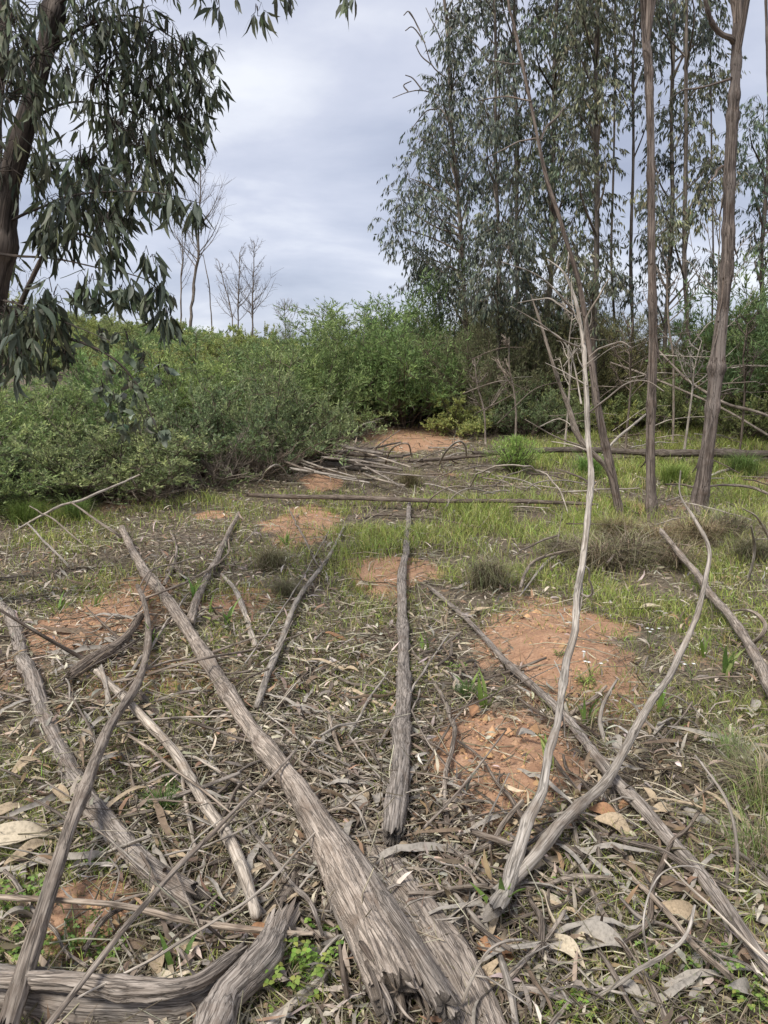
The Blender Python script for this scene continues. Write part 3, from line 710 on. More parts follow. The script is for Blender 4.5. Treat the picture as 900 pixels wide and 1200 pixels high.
# ------------------------------------------------------------------ trees
GUM = np.array([(0.062, 0.076, 0.056), (0.085, 0.102, 0.072), (0.046, 0.058, 0.045), (0.11, 0.128, 0.088)])
def spray_leaves(g, gt, centres, rads, n_spray, n_leaf, ln, wd, cols, rg, detail=True, hang=1.0, keep=None, twig_r=0.004):
    """hanging sprays of gum leaves filling the balls (centres, rads)"""
    c = np.repeat(centres, n_spray, 0); r = np.repeat(rads, n_spray)[:, None]
    n = len(c)
    A = c + rdir(n, rg) * r * rg.uniform(0.1, 0.75, (n, 1)) ** 0.7
    out_d = unit(A - c + rg.normal(0, .2, (n, 3)))
    D = unit(out_d * [1, 1, .5] + [0, 0, -0.55 * hang] + rg.normal(0, .25, (n, 3)))
    sl = r * rg.uniform(.35, .75, (n, 1))
    B = A + (out_d * .5 + D * .5) * sl * .5
    C = A + D * sl + [0, 0, -.0] * sl
    h = slice(None, None, 1 if twig_r < .003 else 3)      # far twigs are thinned out
    nh = len(A[h])
    twigs(gt, (c + (A - c) * .15)[h], (c + (A - c) * .65 + [0, 0, .04])[h], A[h], np.full(nh, twig_r * 1.5), np.full(nh, twig_r))
    twigs(gt, A[h], B[h], C[h], np.full(nh, twig_r), np.full(nh, twig_r * .5))
    t = rg.uniform(0.05, 1.05, (n, n_leaf, 1))
    P = (1 - t) ** 2 * A[:, None] + 2 * t * (1 - t) * B[:, None] + t * t * C[:, None]
    m = n * n_leaf
    P = P.reshape(-1, 3)
    d = unit(np.repeat(D, n_leaf, 0) * .35 + [0, 0, -0.9 * hang] + rg.normal(0, .33, (m, 3)))
    tone = np.repeat(1 + rg.normal(0, .22, (len(centres), 1)), n_spray * n_leaf, 0)
    col = vary(cols, m, .2, .06, rg) * np.clip(tone, .5, 1.6)
    L_ = ln * rg.uniform(.65, 1.25, m); W_ = wd * rg.uniform(.7, 1.3, m)
    nm = rdir(m, rg); cv = rg.uniform(-.6, .6, m)
    if keep is not None:                         # the leaves nearest the camera are handed back to become single parts
        q = np.argsort(np.linalg.norm(P - CAM, axis=1) / L_)
        q = q[np.abs(proj(P[q])[0] - 450) < 460]
        sel = q[:keep]
        mask = np.ones(m, bool); mask[sel] = False
        leaves(g, P[mask], d[mask], nm[mask], L_[mask], W_[mask], col[mask], cv[mask], detail)
        return P[sel], d[sel], nm[sel], L_[sel], W_[sel], col[sel]
    leaves(g, P, d, nm, L_, W_, col, cv, detail)
def curve_to(a, b, rg, sag=.12, k=5):
    m = (a + b) / 2 + rg.normal(0, .06, 3) * np.linalg.norm(b - a) + [0, 0, sag * np.linalg.norm(b - a)]
    return spline(np.stack([a, m, b]), k)
def near_point(C, p, up=0.6):
    d = np.linalg.norm(C - (p - [0, 0, up]), axis=1)
    return int(np.argmin(d))

def overhanging_gum():
    rg = np.random.default_rng(11)
    D = 5.2
    tp = [(-75, 770, 50, D + .1), (-40, 560, 44, D), (-12, 400, 42, D), (3, 250, 40, D), (30, 145, 35, D), (54, 58, 31, D), (66, 0, 29, D), (82, -90, 26, D + .2), (95, -260, 20, D + .6), (100, -420, 13, D + 1)]
    P, rad = depth_pts(tp)
    rad = rad * .8
    P[0, 2] = gz(P[0, 0], P[0, 1]) - .05
    base = P[0].copy()
    t = root('overhanging_gum_tree', base, 'big gum tree with long dark drooping leaves over the grey shrubs', 'tree')
    g, C, r = limb_mesh('trunk', P - base, rad, 'trunk_near', sides=28, rough=.05, seed=301, wig=.15, step=.04)
    put('trunk', g.mesh('trunk', 'trunk_near', True, False), t)
    # second stem at the edge
    P2, r2 = depth_pts([(-60, 640, 30, D + .6), (-30, 300, 26, D + .7), (-6, 150, 22, D + .8), (4, 60, 18, D + .8), (2, -40, 16, D + .9)])
    P2[0, 2] = gz(P2[0, 0], P2[0, 1]) - .05
    g, C2, _ = limb_mesh('trunk', P2 - base, r2, 'trunk_near', sides=18, rough=.06, seed=302, step=.05)
    put('trunk', g.mesh('trunk', 'trunk_near', True, False), t)
    # limbs the photograph shows
    limbs = [[(-5, 420, 16, D), (32, 338, 13, D - .2), (58, 292, 11, D - .3), (86, 274, 8, D - .4), (110, 280, 4, D - .5)],
             [(-2, 300, 8, D - .1), (60, 303, 5, D - .3), (110, 312, 4, D - .4), (150, 321, 3.5, D - .5), (178, 333, 3, D - .5), (205, 366, 2, D - .5)],
             [(8, 262, 9, D), (60, 236, 6, D - .2), (120, 225, 5, D - .4), (175, 225, 3.5, D - .5), (235, 238, 2, D - .5)],
             [(35, 140, 9, D), (90, 120, 6, D + .2), (150, 130, 5, D + .3), (210, 160, 3, D + .3)], [(50, 70, 10, D), (100, 30, 7, D + .1), (160, 20, 5, D + .2), (225, 60, 3, D + .3)],
             [(40, 130, 8, D), (15, 100, 6, D - .4), (-10, 90, 5, D - .6)], [(64, 10, 10, D), (120, -40, 7, D - .3), (220, -60, 5, D - .5), (300, -30, 3, D - .6)],
             [(0, 350, 6, D), (60, 372, 4, D - .5), (95, 385, 3, D - .7), (130, 400, 2, D - .8)], [(220, -60, 4, D - .4), (330, -45, 3, D - .5), (420, -25, 2, D - .6)]]
    for k, lp in enumerate(limbs):
        Pl, rl = depth_pts([(a_, b_, c_ * .62, d_) for a_, b_, c_, d_ in lp])
        g, _, _ = limb_mesh('branch', Pl - base, rl, 'trunk_near', seed=310 + k, sides=7, wig=.3)
        put('branch', g.mesh('branch', 'trunk_near', True, False), t)
    # blobs: px, py, radius px, depth offset, sprays
    B = [(105, 30, 48, .1, 30), (165, 40, 50, .2, 34), (215, 60, 36, .3, 24), (235, 105, 22, .3, 14), (120, 90, 48, .1, 28), (180, 110, 48, .3, 32), (215, 150, 30, .3, 20), (135, 150, 40, 0, 22), (175, 175, 40, .1, 26),
         (95, 190, 32, -.1, 13), (60, 205, 26, .2, 9), (115, 225, 38, -.3, 24), (160, 212, 26, -.3, 11), (200, 228, 12, -.5, 3), (228, 240, 9, -.5, 2), (85, 245, 32, -.4, 20), (125, 258, 24, -.5, 9), (60, 270, 22, -.3, 11),
         (45, 60, 40, -.4, 20), (10, 30, 40, -.5, 22), (5, 110, 40, -.6, 18), (30, 180, 30, .4, 10), (5, 300, 30, .3, 10), (12, 370, 36, -.5, 26), (45, 378, 28, -.6, 18), (20, 415, 22, -.6, 12), (62, 345, 16, -.6, 6), (-15, 200, 45, -.2, 14),
         (105, 330, 16, -.5, 5), (150, 338, 12, -.5, 4), (186, 345, 14, -.5, 5), (196, 372, 11, -.5, 4), (128, 300, 14, -.5, 4), (175, 300, 12, -.5, 3), (255, 5, 10, -.5, 2), (302, 12, 9, -.6, 2), (330, -8, 10, -.5, 2), (415, -6, 8, -.6, 2),
         (150, -60, 70, 0, 18), (40, -80, 70, 0, 18), (-80, 80, 80, .2, 16), (-90, -60, 90, .2, 16), (240, -90, 60, .1, 12), (60, -220, 90, .4, 20), (-30, -300, 90, .6, 16), (140, -320, 80, .8, 16)]
    cen = np.array([at_y(b[0], b[1], D + b[3]) for b in B]); rr = np.array([b[2] * 1.2 * D / F for b in B])
    gl, gt = Geo(), Geo()
    single = []
    for c, q, b in zip(cen, rr, B):
        big = b[1] > 150 and b[0] > 20
        res = spray_leaves(gl, gt, (c - base)[None], np.array([q]), int(b[4] * (1.7 if b[1] < 200 else 1.3)), 5, .138 if big else .12, .023 if big else .02, GUM * 1.1, rg, True, 1.0, None, .0022)
    kg = Geo(); sel = np.array([i for i, b in enumerate(B) if b[1] > 170 and 10 < b[0] < 250])
    P_, d_, n_, L_, W_, c_ = spray_leaves(kg, gt, cen[sel], rr[sel] * 1.15, 6, 4, .15, .027, GUM * 1.1, rg, True, 1.0, 270, .0022) if len(sel) else None
    put('crown', gl.mesh('crown', 'leaf', False, True, False), t, kind='stuff')
    put('twig_spray', gt.mesh('twig_spray', 'trunk_near', False, False), t, kind='stuff')
    kinds = []
    for k in range(5):                             # five leaf shapes shared by the single leaves
        q = Geo(); s = np.linspace(0, 1, 8); w = np.sin(np.pi * np.clip(s, .02, 1) ** .75) * .5 + .01; bx = (k - 2) * .09 * np.sin(s * 3.1)
        V = np.concatenate([np.stack([s, bx - w * .2, .03 * np.cos(s * 4 + k)], 1), np.stack([s, bx, .03 * np.cos(s * 4 + k) - .02], 1), np.stack([s, bx + w * .2, .03 * np.cos(s * 4 + k)], 1)])
        Q = [[i + 8 * j, i + 8 * j + 8, i + 8 * j + 9, i + 8 * j + 1] for j in range(2) for i in range(7)]
        q.add(V, Q, None, GUM[[0, 1, 3, 2, 1]][k] * 1.25)
        kinds.append(q.mesh('leaf', 'leaf', True))
    blue = np.random.default_rng(5)
    for k in range(len(P_)):
        o = put('leaf', kinds[k % 5], t)
        x = unit(d_[k][None])[0]; y = unit(np.cross(n_[k], x)[None])[0]; z = np.cross(x, y)
        o.matrix_local = Matrix([[x[i] * L_[k], y[i] * W_[k] * 5, z[i] * L_[k], (P_[k] - base)[i]] for i in range(3)] + [[0, 0, 0, 1]])
    # round blue-grey juvenile leaves hanging low over the shrubs
    gj, gs = Geo(), Geo()
    J = [(118, 395, 14), (150, 400, 16), (140, 345, 10), (128, 430, 16), (165, 425, 20), (185, 430, 12), (155, 450, 18), (135, 470, 16), (170, 492, 16), (190, 505, 10), (110, 350, 8), (120, 455, 12), (145, 500, 10), (60, 440, 14), (75, 415, 14)]
    jc = np.array([at_y(a, b, D - .6) for a, b, _ in J]); jr = np.array([c * D / F for *_, c in J])
    spray_leaves(gj, gs, jc - base, jr, 4, 5, .07, .036, np.array([(.10, .13, .10), (.07, .09, .068), (.15, .185, .155)]), rg, True, .7, None, .002)
    Pj = np.array([at_y(20, 400, D - .3), at_y(70, 395, D - .5), at_y(125, 415, D - .6), at_y(160, 450, D - .6), at_y(185, 505, D - .6)]) - base
    tube(gs, spline(Pj, 6), np.linspace(.012, .003, 25), 6, .05, 0, 3)
    put('juvenile_leaves', gj.mesh('juvenile_leaves', 'leaf', False, True, False), t, 'round blue grey young leaves on a low shoot', kind='stuff')
    put('low_shoot', gs.mesh('low_shoot', 'trunk_near', False, False), t)
overhanging_gum()

def standing_gum(name, label, pts, depth, seed, mat='trunk', sides=24, extra=(), top=13.0, crown=True, bark=6):
    P, rad = depth_pts([(a, b, c, depth) for a, b, c in pts])
    P[0, 2] = gz(P[0, 0], P[0, 1]) - .06
    up = P[-1] + (P[-1] - P[-3]) * np.array([.4, .4, 0]) / max(P[-1, 2] - P[-3, 2], .1)
    h = top - P[-1, 2]
    P = np.vstack([P, up + [0.1, .2, h * .4], up + [.0, .5, h * .75], up + [.25, .6, h]]); rad = np.concatenate([rad, rad[-1] * np.array([.8, .55, .2])])
    base = P[0].copy()
    t = root(name, base, label, 'tree')
    g, C, r = limb_mesh('trunk', P - base, rad, mat, sides=sides, rough=.045, seed=seed, wig=.18, step=.04, wl=.9)
    put('trunk', g.mesh('trunk', mat, True, False), t)
    rg = np.random.default_rng(seed)
    for k, e in enumerate(extra):
        Pl, rl = depth_pts([(a, b, c, depth + dd) for a, b, c, dd in e])
        g, _, _ = limb_mesh('branch', Pl - base, rl, mat, seed=seed + k, sides=10, wig=.3)
        put('branch', g.mesh('branch', mat, True, False), t)
    for k in range(bark):                          # curling strips of bark hanging on the trunk
        i = rg.integers(3, int(len(C) * .6)); a = rg.uniform(0, 6.28)
        o = np.array([math.cos(a), math.sin(a), 0]); L_ = rg.uniform(.12, .45)
        q = np.stack([C[i] + o * r[i] * .95, C[i] + o * r[i] * 1.15 - [0, 0, L_ * .5], C[i] + o * (r[i] * 1.2 + .05) - [0, 0, L_]])
        gg = Geo(); tube(gg, spline(q, 5), np.linspace(.018, .006, 11), 6, .1, 0, k, (.25, 1))
        put('bark_strip', gg.mesh('bark_strip', mat, True, False), t)
    if crown:
        gl, gt = Geo(), Geo()
        cs, rs = [], []
        for k in range(13):
            i = int(len(C) * rg.uniform(.72, 1)) - 1; a = rg.uniform(0, 6.28)
            c = C[i] + np.array([math.cos(a), math.sin(a), .35]) * rg.uniform(.7, 1.9)
            if c[2] + base[2] < 8: c[2] = 8.2 - base[2] + rg.uniform(0, 1)
            gb = Geo(); tube(gb, curve_to(C[max(i - 6, 0)], c, rg), np.linspace(.035, .008, 11), 6, .05, 0, k)
            put('limb', gb.mesh('limb', mat, True, False), t)
            cs.append(c); rs.append(rg.uniform(.6, 1.0))
        spray_leaves(gl, gt, np.array(cs), np.array(rs), 26, 9, .15, .026, GUM, rg, False)
        put('crown', gl.mesh('crown', 'leaf', False, True, False), t, kind='stuff')
        put('twig_spray', gt.mesh('twig_spray', mat, False, False), t, kind='stuff')
    return t
D1 = float(gp(763, 606)[1]); D2 = float(gp(820, 604)[1])
standing_gum('slender_gum_tree', 'slender straight gum trunk standing at the top end of the propped log', [(763, 614, 28), (763, 603, 19), (763, 582, 15), (763, 547, 14), (765, 447, 14), (766, 380, 13.5), (764, 200, 12.5), (763, 160, 12), (759, 80, 11), (757, 0, 10.5)], D1, 401)
standing_gum('thick_gum_tree', 'thicker leaning gum trunk with flaking bark and one bare side branch high up', [(815, 613, 42), (817, 602, 29), (820, 586, 24), (827, 530, 20), (837, 447, 19), (844, 380, 18), (851, 307, 17), (857, 200, 16), (860, 130, 15), (863, 80, 14), (867, 0, 13)], D2, 431,
             extra=[[(859, 50, 9, 0), (855, 45, 9, -.05), (844, 40, 8, -.1), (833, 26, 7.5, -.15), (826, 0, 7, -.2), (815, -60, 5, -.2)], [(856, 93, 5, 0), (835, 99, 3.5, .1), (818, 103, 3, .2), (799, 106, 2.5, .3), (784, 118, 1.5, .4)], [(846, 195, 4, 0), (838, 203, 4, -.2), (830, 215, 2, -.3)]], bark=12)
standing_gum('leaning_dead_gum', 'dark leaning bare trunk crossing behind the tall forked branch', [(736, 640, 15), (731, 622, 13), (717, 547, 12), (707, 507, 11), (697, 457, 9), (689, 400, 8), (679, 334, 7), (664, 282, 6.5), (655, 250, 6.5), (640, 204, 6), (623, 125, 5), (603, 31, 4.5), (596, 0, 4)], D1 - .1, 451, 'trunk', crown=False, top=7.5, bark=3,
             extra=[[(632, 165, 4, 0), (650, 140, 3, .1), (662, 125, 2, .2)], [(622, 118, 3, 0), (590, 112, 2.5, .1), (560, 118, 1.5, .2)], [(630, 160, 3, 0), (600, 170, 2.5, .2), (570, 185, 1.5, .3)], [(612, 75, 3, 0), (590, 72, 2, .1), (568, 70, 1.3, .2)]])
stick('leaning_bare_pole', 'thin pale bare pole leaning against the dark leaning trunk', [(729, 600, 9, D1 + .9), (722, 575, 9, D1 + .9), (710, 547, 8, D1 + .9), (680, 513, 8, D1 + .9), (667, 477, 7, D1 + 1), (654, 443, 6, D1 + 1), (643, 410, 5, D1 + 1), (631, 372, 3.5, D1 + 1.1), (622, 345, 2, D1 + 1.1)], 'stick', depth=True, cat='stick', side=3)

# the stand behind: trunks (px at foot, foot y, px at top of frame, thickness, distance), foliage shared out between them
def gum_stand():
    rg = np.random.default_rng(21)
    T = [('pale thin pole trunk of the gum stand, furthest out towards the open sky', 584, 470, 579, 7, 18.5, 1), ('straight gum in the stand just behind the thin pale pole', 607, 470, 603, 9, 20, 1),
         ('dark gum of the stand with the outermost drooping foliage', 548, 470, 520, 9, 21, 1), ('tall dense gum in the thick of the stand', 640, 470, 655, 11, 19.5, 1),
         ('gum of the stand half hidden behind the dark leaning trunk', 697, 480, 702, 12, 17.5, 1), ('thin gum of the stand between the leaning trunk and the slender gum', 716, 470, 722, 5, 21, .5),
         ('slim gum of the stand close beside the slender gum', 738, 470, 744, 7, 20, .7), ('gum of the stand seen in the gap beside the slender gum', 780, 475, 790, 9, 19, 1),
         ('straight gum of the stand midway between the two standing gums', 806, 475, 803, 9, 18, 1), ('spindly gum of the stand beside the thick gum', 838, 470, 832, 4, 20, .4),
         ('dense dark gum beyond the thick gum at the edge of the stand', 893, 480, 900, 9, 21, .8)]
    outline = [(545, -20), (515, 30), (505, 70), (498, 130), (488, 175), (462, 215), (452, 245), (462, 300), (480, 338), (520, 350), (560, 372), (620, 400), (680, 390), (760, 370), (830, 330), (842, 250), (846, 170), (842, 90), (835, 0), (835, -160), (770, -260), (640, -300), (560, -200)]
    O = np.array(outline, float)
    def inside(x, y):
        r = False; j = len(O) - 1
        for i in range(len(O)):
            if (O[i, 1] > y) != (O[j, 1] > y) and x < (O[j, 0] - O[i, 0]) * (y - O[i, 1]) / (O[j, 1] - O[i, 1]) + O[i, 0]:
                r = not r
            j = i
        return r
    pts = []
    tries = 0
    while len(pts) < 260 and tries < 20000:
        tries += 1
        x, y = rg.uniform(448, 850), rg.uniform(-290, 400)
        if not inside(x, y): continue
        if any((x - a) ** 2 + (y - b) ** 2 < 15 ** 2 for a, b in pts): continue
        if x > 690 and y > 150 and rg.uniform() < .7: continue
        if x > 720 and rg.uniform() < .3: continue
        if y < 0 and rg.uniform() < .45: continue
        pts.append((x, y))
    edge = [(878, 150), (895, 130), (885, 180), (900, 190), (880, 215), (898, 235), (888, 260), (915, 210), (920, 160), (930, 240), (905, 285), (870, 190), (890, 300)]
    own = {i: [] for i in range(len(T))}
    for x, y in pts:
        w = [abs(x - (a + (c - a) * (470 - y) / 470)) + rg.uniform(0, 45) + (0 if k >= .5 else 40) for _, a, b, c, _, _, k in T[:10]]
        own[int(np.argmin(w))].append((x, y))
    own[10] = edge
    for i, (lab, x0, y0, x1, th, d, k) in enumerate(T):
        ys = [y0, 400, 300, 180, 60, -60, -200, -300]
        rows = []
        for y in ys:
            f = (470 - y) / 470
            rows.append((x0 + (x1 - x0) * f + rg.normal(0, 2.0), y, th * .74 * (1 - .055 * (470 - y) / 60 * .8) + .6, d))
        P, rad = depth_pts(rows)
        if i >= 8 or i in (5, 6): P, rad = P[:7], rad[:7]
        P[0, 2] = gz(P[0, 0], P[0, 1]) - .05
        base = P[0].copy()
        t = root('stand_gum_tree', base, lab, 'tree', 'gums of the stand')
        g, C, r = limb_mesh('trunk', P - base, rad, 'trunk_far', sides=9, rough=.05, seed=500 + i, wig=.4, step=.12, wl=1.6)
        put('trunk', g.mesh('trunk', 'trunk_far', True, False), t)
        gl, gt = Geo(), Geo()
        cs, rs = [], []
        if i == 2:                               # bare twigs sticking out of the outermost crown
            for q in [[(520, 90), (506, 76), (498, 52), (488, 28), (478, 13)], [(506, 76), (494, 66), (487, 53)], [(498, 50), (484, 32), (475, 36)], [(492, 36), (480, 14), (473, 18)], [(520, 60), (514, 40), (505, 22), (499, 9)], [(530, 35), (524, 18), (530, 0)],
                      [(515, 112), (495, 106), (478, 108), (460, 115)], [(495, 106), (484, 92), (475, 88)], [(512, 128), (500, 130), (487, 145), (482, 152)], [(478, 107), (473, 100), (482, 95)]]:
                Pq, rq = depth_pts([(a_, b_, 2.6 - .5 * n_, 21) for n_, (a_, b_) in enumerate(q)])
                gb = Geo(); C_ = spline(np.c_[Pq - base, rq], 4); tube(gb, C_[:, :3], np.maximum(C_[:, 3], .008), 4)
                put('bare_branch', gb.mesh('bare_branch', 'trunk_far', True, False), t)
        for x, y in own[i]:
            c = at_y(x, y, d + rg.normal(0, .9)) - base
            j = near_point(C, c, .9)
            gb = Geo(); tube(gb, curve_to(C[j], c, rg, .05), np.linspace(min(.035, r[j] * .6), .008, 11), 5, .05, 0, j)
            put('limb', gb.mesh('limb', 'trunk_far', True, False), t)
            cs.append(c); rs.append(rg.uniform(.42, .75) * d / 20)
        if cs:
            cols = np.array([(.125, .145, .112), (.165, .185, .138), (.095, .111, .09), (.215, .225, .15)])
            spray_leaves(gl, gt, np.array(cs), np.array(rs), 35, 9, .155, .036, cols, rg, False, 1.0, None, .004)
            put('crown', gl.mesh('crown', 'leaf', False, True, False), t, kind='stuff')
            put('twig_spray', gt.mesh('twig_spray', 'trunk_far', False, False), t, kind='stuff')
gum_stand()

def bare_tree(name, label, pts, depth, seed, nb=26, spread=1.0, mat='trunk_far', cat='tree', group=None):
    """a leafless sapling: trunk, ascending branches each with fine twigs"""
    rg = np.random.default_rng(seed)
    P, rad = depth_pts([(a, b, c, depth) for a, b, c in pts])
    P[0, 2] = gz(P[0, 0], P[0, 1]) - .05
    base = P[0].copy()
    t = root(name, base, label, cat, group)
    g, C, r = limb_mesh('trunk', P - base, rad, mat, sides=6, rough=.05, seed=seed, wig=.5, step=.25)
    put('trunk', g.mesh('trunk', mat, True, False), t)
    gb = Geo()
    A, Bm, Cc = [], [], []
    hgt = C[-1, 2]
    for k in range(nb):
        i = int(len(C) * rg.uniform(.3, .97)); a = rg.uniform(0, 6.28)
        L_ = spread * (1.15 - i / len(C)) * hgt * rg.uniform(.2, .42)
        d = np.array([math.cos(a) * .62, math.sin(a) * .62, rg.uniform(.6, 1.1)])
        e = C[i] + d * L_
        q = spline(np.stack([C[i], C[i] + d * L_ * .5 * [1.15, 1.15, .85], e]), 4)
        tube(gb, q, np.linspace(max(r[i] * .45, .012), .006, len(q)), 4, 0, 0, k)
        for _ in range(9):
            f = rg.integers(2, len(q)); s = q[f]
            dd = unit((d + rg.normal(0, .55, 3))[None])[0] * L_ * rg.uniform(.15, .4)
            A.append(s); Bm.append(s + dd * .5 + rg.normal(0, .03, 3)); Cc.append(s + dd)
    n = len(A)
    twigs(gb, np.array(A), np.array(Bm), np.array(Cc), np.full(n, .008), np.full(n, .004))
    put('branches', gb.mesh('branches', mat, False, False), t, kind='stuff')
    return t
bare_tree('bare_tree', 'tallest bare grey tree on the hilltop, tips against the cloud', [(219, 392, 5), (226, 345, 4.5), (231, 305, 4), (233, 270, 3), (235, 220, 2), (234, 172, 1)], 44, 601, 34, 1.05)
bare_tree('bare_tree', 'slim bare tree close beside the tallest one on the hilltop', [(211, 390, 3), (212, 340, 2.5), (214, 300, 2), (213, 265, 1)], 45, 602, 16, .8)
bare_tree('bare_tree', 'leaning bare spar without branches on the hilltop', [(249, 385, 2.2), (246, 350, 2), (242, 320, 1.6), (238, 298, 1)], 44, 603, 2, .4)
bare_tree('bare_tree', 'bare tree with an even fan of twigs, beside a smaller one on the hilltop', [(295, 402, 3.2), (296, 370, 2.8), (297, 330, 2.2), (298, 285, 1)], 43, 604, 34, 1.1)
bare_tree('bare_tree', 'bare thin tree standing next to the evenly fanned one', [(279, 400, 2.8), (279, 370, 2.4), (280, 340, 2), (281, 296, 1)], 43.5, 605, 26, 1.0)
bare_tree('bare_tree', 'slanting bare sapling leaning away from the evenly fanned tree', [(275, 395, 2.4), (271, 365, 2), (263, 335, 1.6), (256, 306, 1)], 43, 606, 16, .9)
bare_tree('bare_tree', 'small bare sapling sticking out above the dark rounded bush', [(335, 405, 2), (334, 380, 1.8), (333, 350, 1)], 40, 607, 16, 1.1)

# ------------------------------------------------------------------ shrubs
def shrub_meshes(seed, Rr, Hh, stems, cols, tip, ln, wd, lpt=12, sec=11, ter=7, droop=0.0, low=.15, stem_mat='stick_dark', up=.6):
    rg = np.random.default_rng(seed)
    gs, gl = Geo(), Geo()
    A, Bm, Cc, RA = [], [], [], []
    for k in range(stems):
        a = rg.uniform(0, 6.28); el = math.acos(rg.uniform(low, 1.0))
        rad = rg.uniform(.6, 1.08) if rg.uniform() < .8 else rg.uniform(1.05, 1.3)
        E = np.array([Rr * math.sin(el) * math.cos(a), Rr * math.sin(el) * math.sin(a), Hh * (math.cos(el) * .85 + .12)]) * rad
        S0 = np.array([math.cos(a), math.sin(a), 0]) * rg.uniform(0, .18) * Rr
        Mi = S0 * .6 + E * [.38, .38, .5] + rg.normal(0, .06, 3) * Rr
        q = spline(np.stack([S0 - [0, 0, .05], Mi, E]), 6)
        tube(gs, q, np.linspace(rg.uniform(.012, .028), .004, len(q)), 5, .05, 0, k)
        for _ in range(sec):
            f = rg.uniform(.3, 1.0); j = f * (len(q) - 1); i = int(j)
            s = q[i] + (q[min(i + 1, len(q) - 1)] - q[i]) * (j - i)
            d = unit((unit(E[None])[0] * .5 + rg.normal(0, .55, 3) + [0, 0, .35])[None])[0]
            L_ = Hh * rg.uniform(.14, .34)
            e = s + d * L_
            e[2] = max(e[2], .04)
            A.append(s); Bm.append((s + e) / 2 + rg.normal(0, .03, 3)); Cc.append(e)
    A, Bm, Cc = np.array(A), np.array(Bm), np.array(Cc)
    n = len(A)
    twigs(gs, A, Bm, Cc, np.full(n, .006), np.full(n, .003))
    t = rg.uniform(.15, 1, (n, ter, 1))
    P = (A[:, None] * (1 - t) + Cc[:, None] * t).reshape(-1, 3)
    m = len(P)
    d = unit(np.repeat(unit(Cc - A), ter, 0) * .7 + rg.normal(0, .6, (m, 3)) + [0, 0, up - droop])
    L_ = Hh * rg.uniform(.05, .13, (m, 1)) * 1.1
    E2 = P + d * L_
    E2[:, 2] = np.maximum(E2[:, 2], .03)
    h = slice(None, None, 2)
    twigs(gs, P[h], ((P + E2) / 2)[h], E2[h], np.full(len(P[h]), .003), np.full(len(P[h]), .0018))
    # leaves along the last twigs; shoots at the outside are young and yellower
    keep = E2[:, 2] > Hh * rg.uniform(.02, .32, m)
    P, E2, d = P[keep], E2[keep], d[keep]; m = len(P)
    t = rg.uniform(.1, 1.1, (m, lpt, 1))
    Q = (P[:, None] * (1 - t) + E2[:, None] * t).reshape(-1, 3)
    dd = unit(np.repeat(d, lpt, 0) * .8 + rg.normal(0, .55, (m * lpt, 3)) + [0, 0, up * .5 - droop])
    young = np.repeat(rg.uniform(0, 1, (m, 1)) ** 2, lpt, 0) * np.clip(np.linalg.norm(Q / [Rr, Rr, Hh], axis=1, keepdims=True) - .3, 0, 1)
    col = vary(cols, m * lpt, .2, .06, rg)
    col = col * (1 - young) + np.asarray(tip) * young
    leaves(gl, Q, dd, rdir(m * lpt, rg), ln * rg.uniform(.6, 1.3, m * lpt), wd * rg.uniform(.7, 1.3, m * lpt), col, 0, False)
    return gs.mesh('stems', stem_mat, False, False), gl.mesh('foliage', 'shrub_leaf', False, True, False)
def shrub(name, label, meshes, loc, rot, sc, group=None, sink=0.0, cat='shrub'):
    z = gz(loc[0], loc[1])
    t = root(name, (loc[0], loc[1], z - sink), label, cat, group)
    t.rotation_euler = (0, 0, rot)
    t.scale = sc if hasattr(sc, '__len__') else (sc, sc, sc)
    put('stems', meshes[0], t); put('foliage', meshes[1], t)
    return t
GREY = np.array([(.21, .27, .115), (.17, .22, .10), (.26, .31, .15), (.20, .22, .13)])
OLIVE = np.array([(.20, .205, .105), (.165, .172, .092), (.235, .235, .125)])
GREEN = np.array([(.175, .25, .10), (.145, .205, .09), (.215, .285, .13)])
HILL = np.array([(.30, .34, .13), (.25, .29, .12), (.36, .38, .16)])
V_GREY = [shrub_meshes(700 + k, 1.55, 1.6, 30, GREY, (.56, .62, .27), .062, .020, 10, 12, 7, 0, .1) for k in range(3)]
V_OLIVE = [shrub_meshes(720 + k, 1.7, 2.6, 22, OLIVE, (.36, .35, .17), .09, .014, 11, 13, 7, .1, .25) for k in range(2)]
V_GREEN = [shrub_meshes(740 + k, 1.8, 2.4, 22, GREEN, (.36, .46, .18), .11, .022, 10, 13, 7, .15, .2) for k in range(2)]
V_HILL = [shrub_meshes(760 + k, 1.3, 1.2, 16, HILL, (.48, .52, .20), .085, .035, 8, 10, 6, 0, .1) for k in range(2)]
V_WISP = [shrub_meshes(780 + k, .75, 2.1, 9, GREEN * 1.1, (.40, .50, .19), .10, .018, 9, 10, 6, 0, .75, up=.9) for k in range(2)]
V_DEAD = [shrub_meshes(790 + k, 1.25, 1.0, 26, GREY * .8, (.3, .3, .18), .03, .01, 1, 12, 8, 0, .05, stem_mat='stick')[0] for k in range(2)]
def place(px, py):
    p = gp(px, py)
    return p[0], p[1]
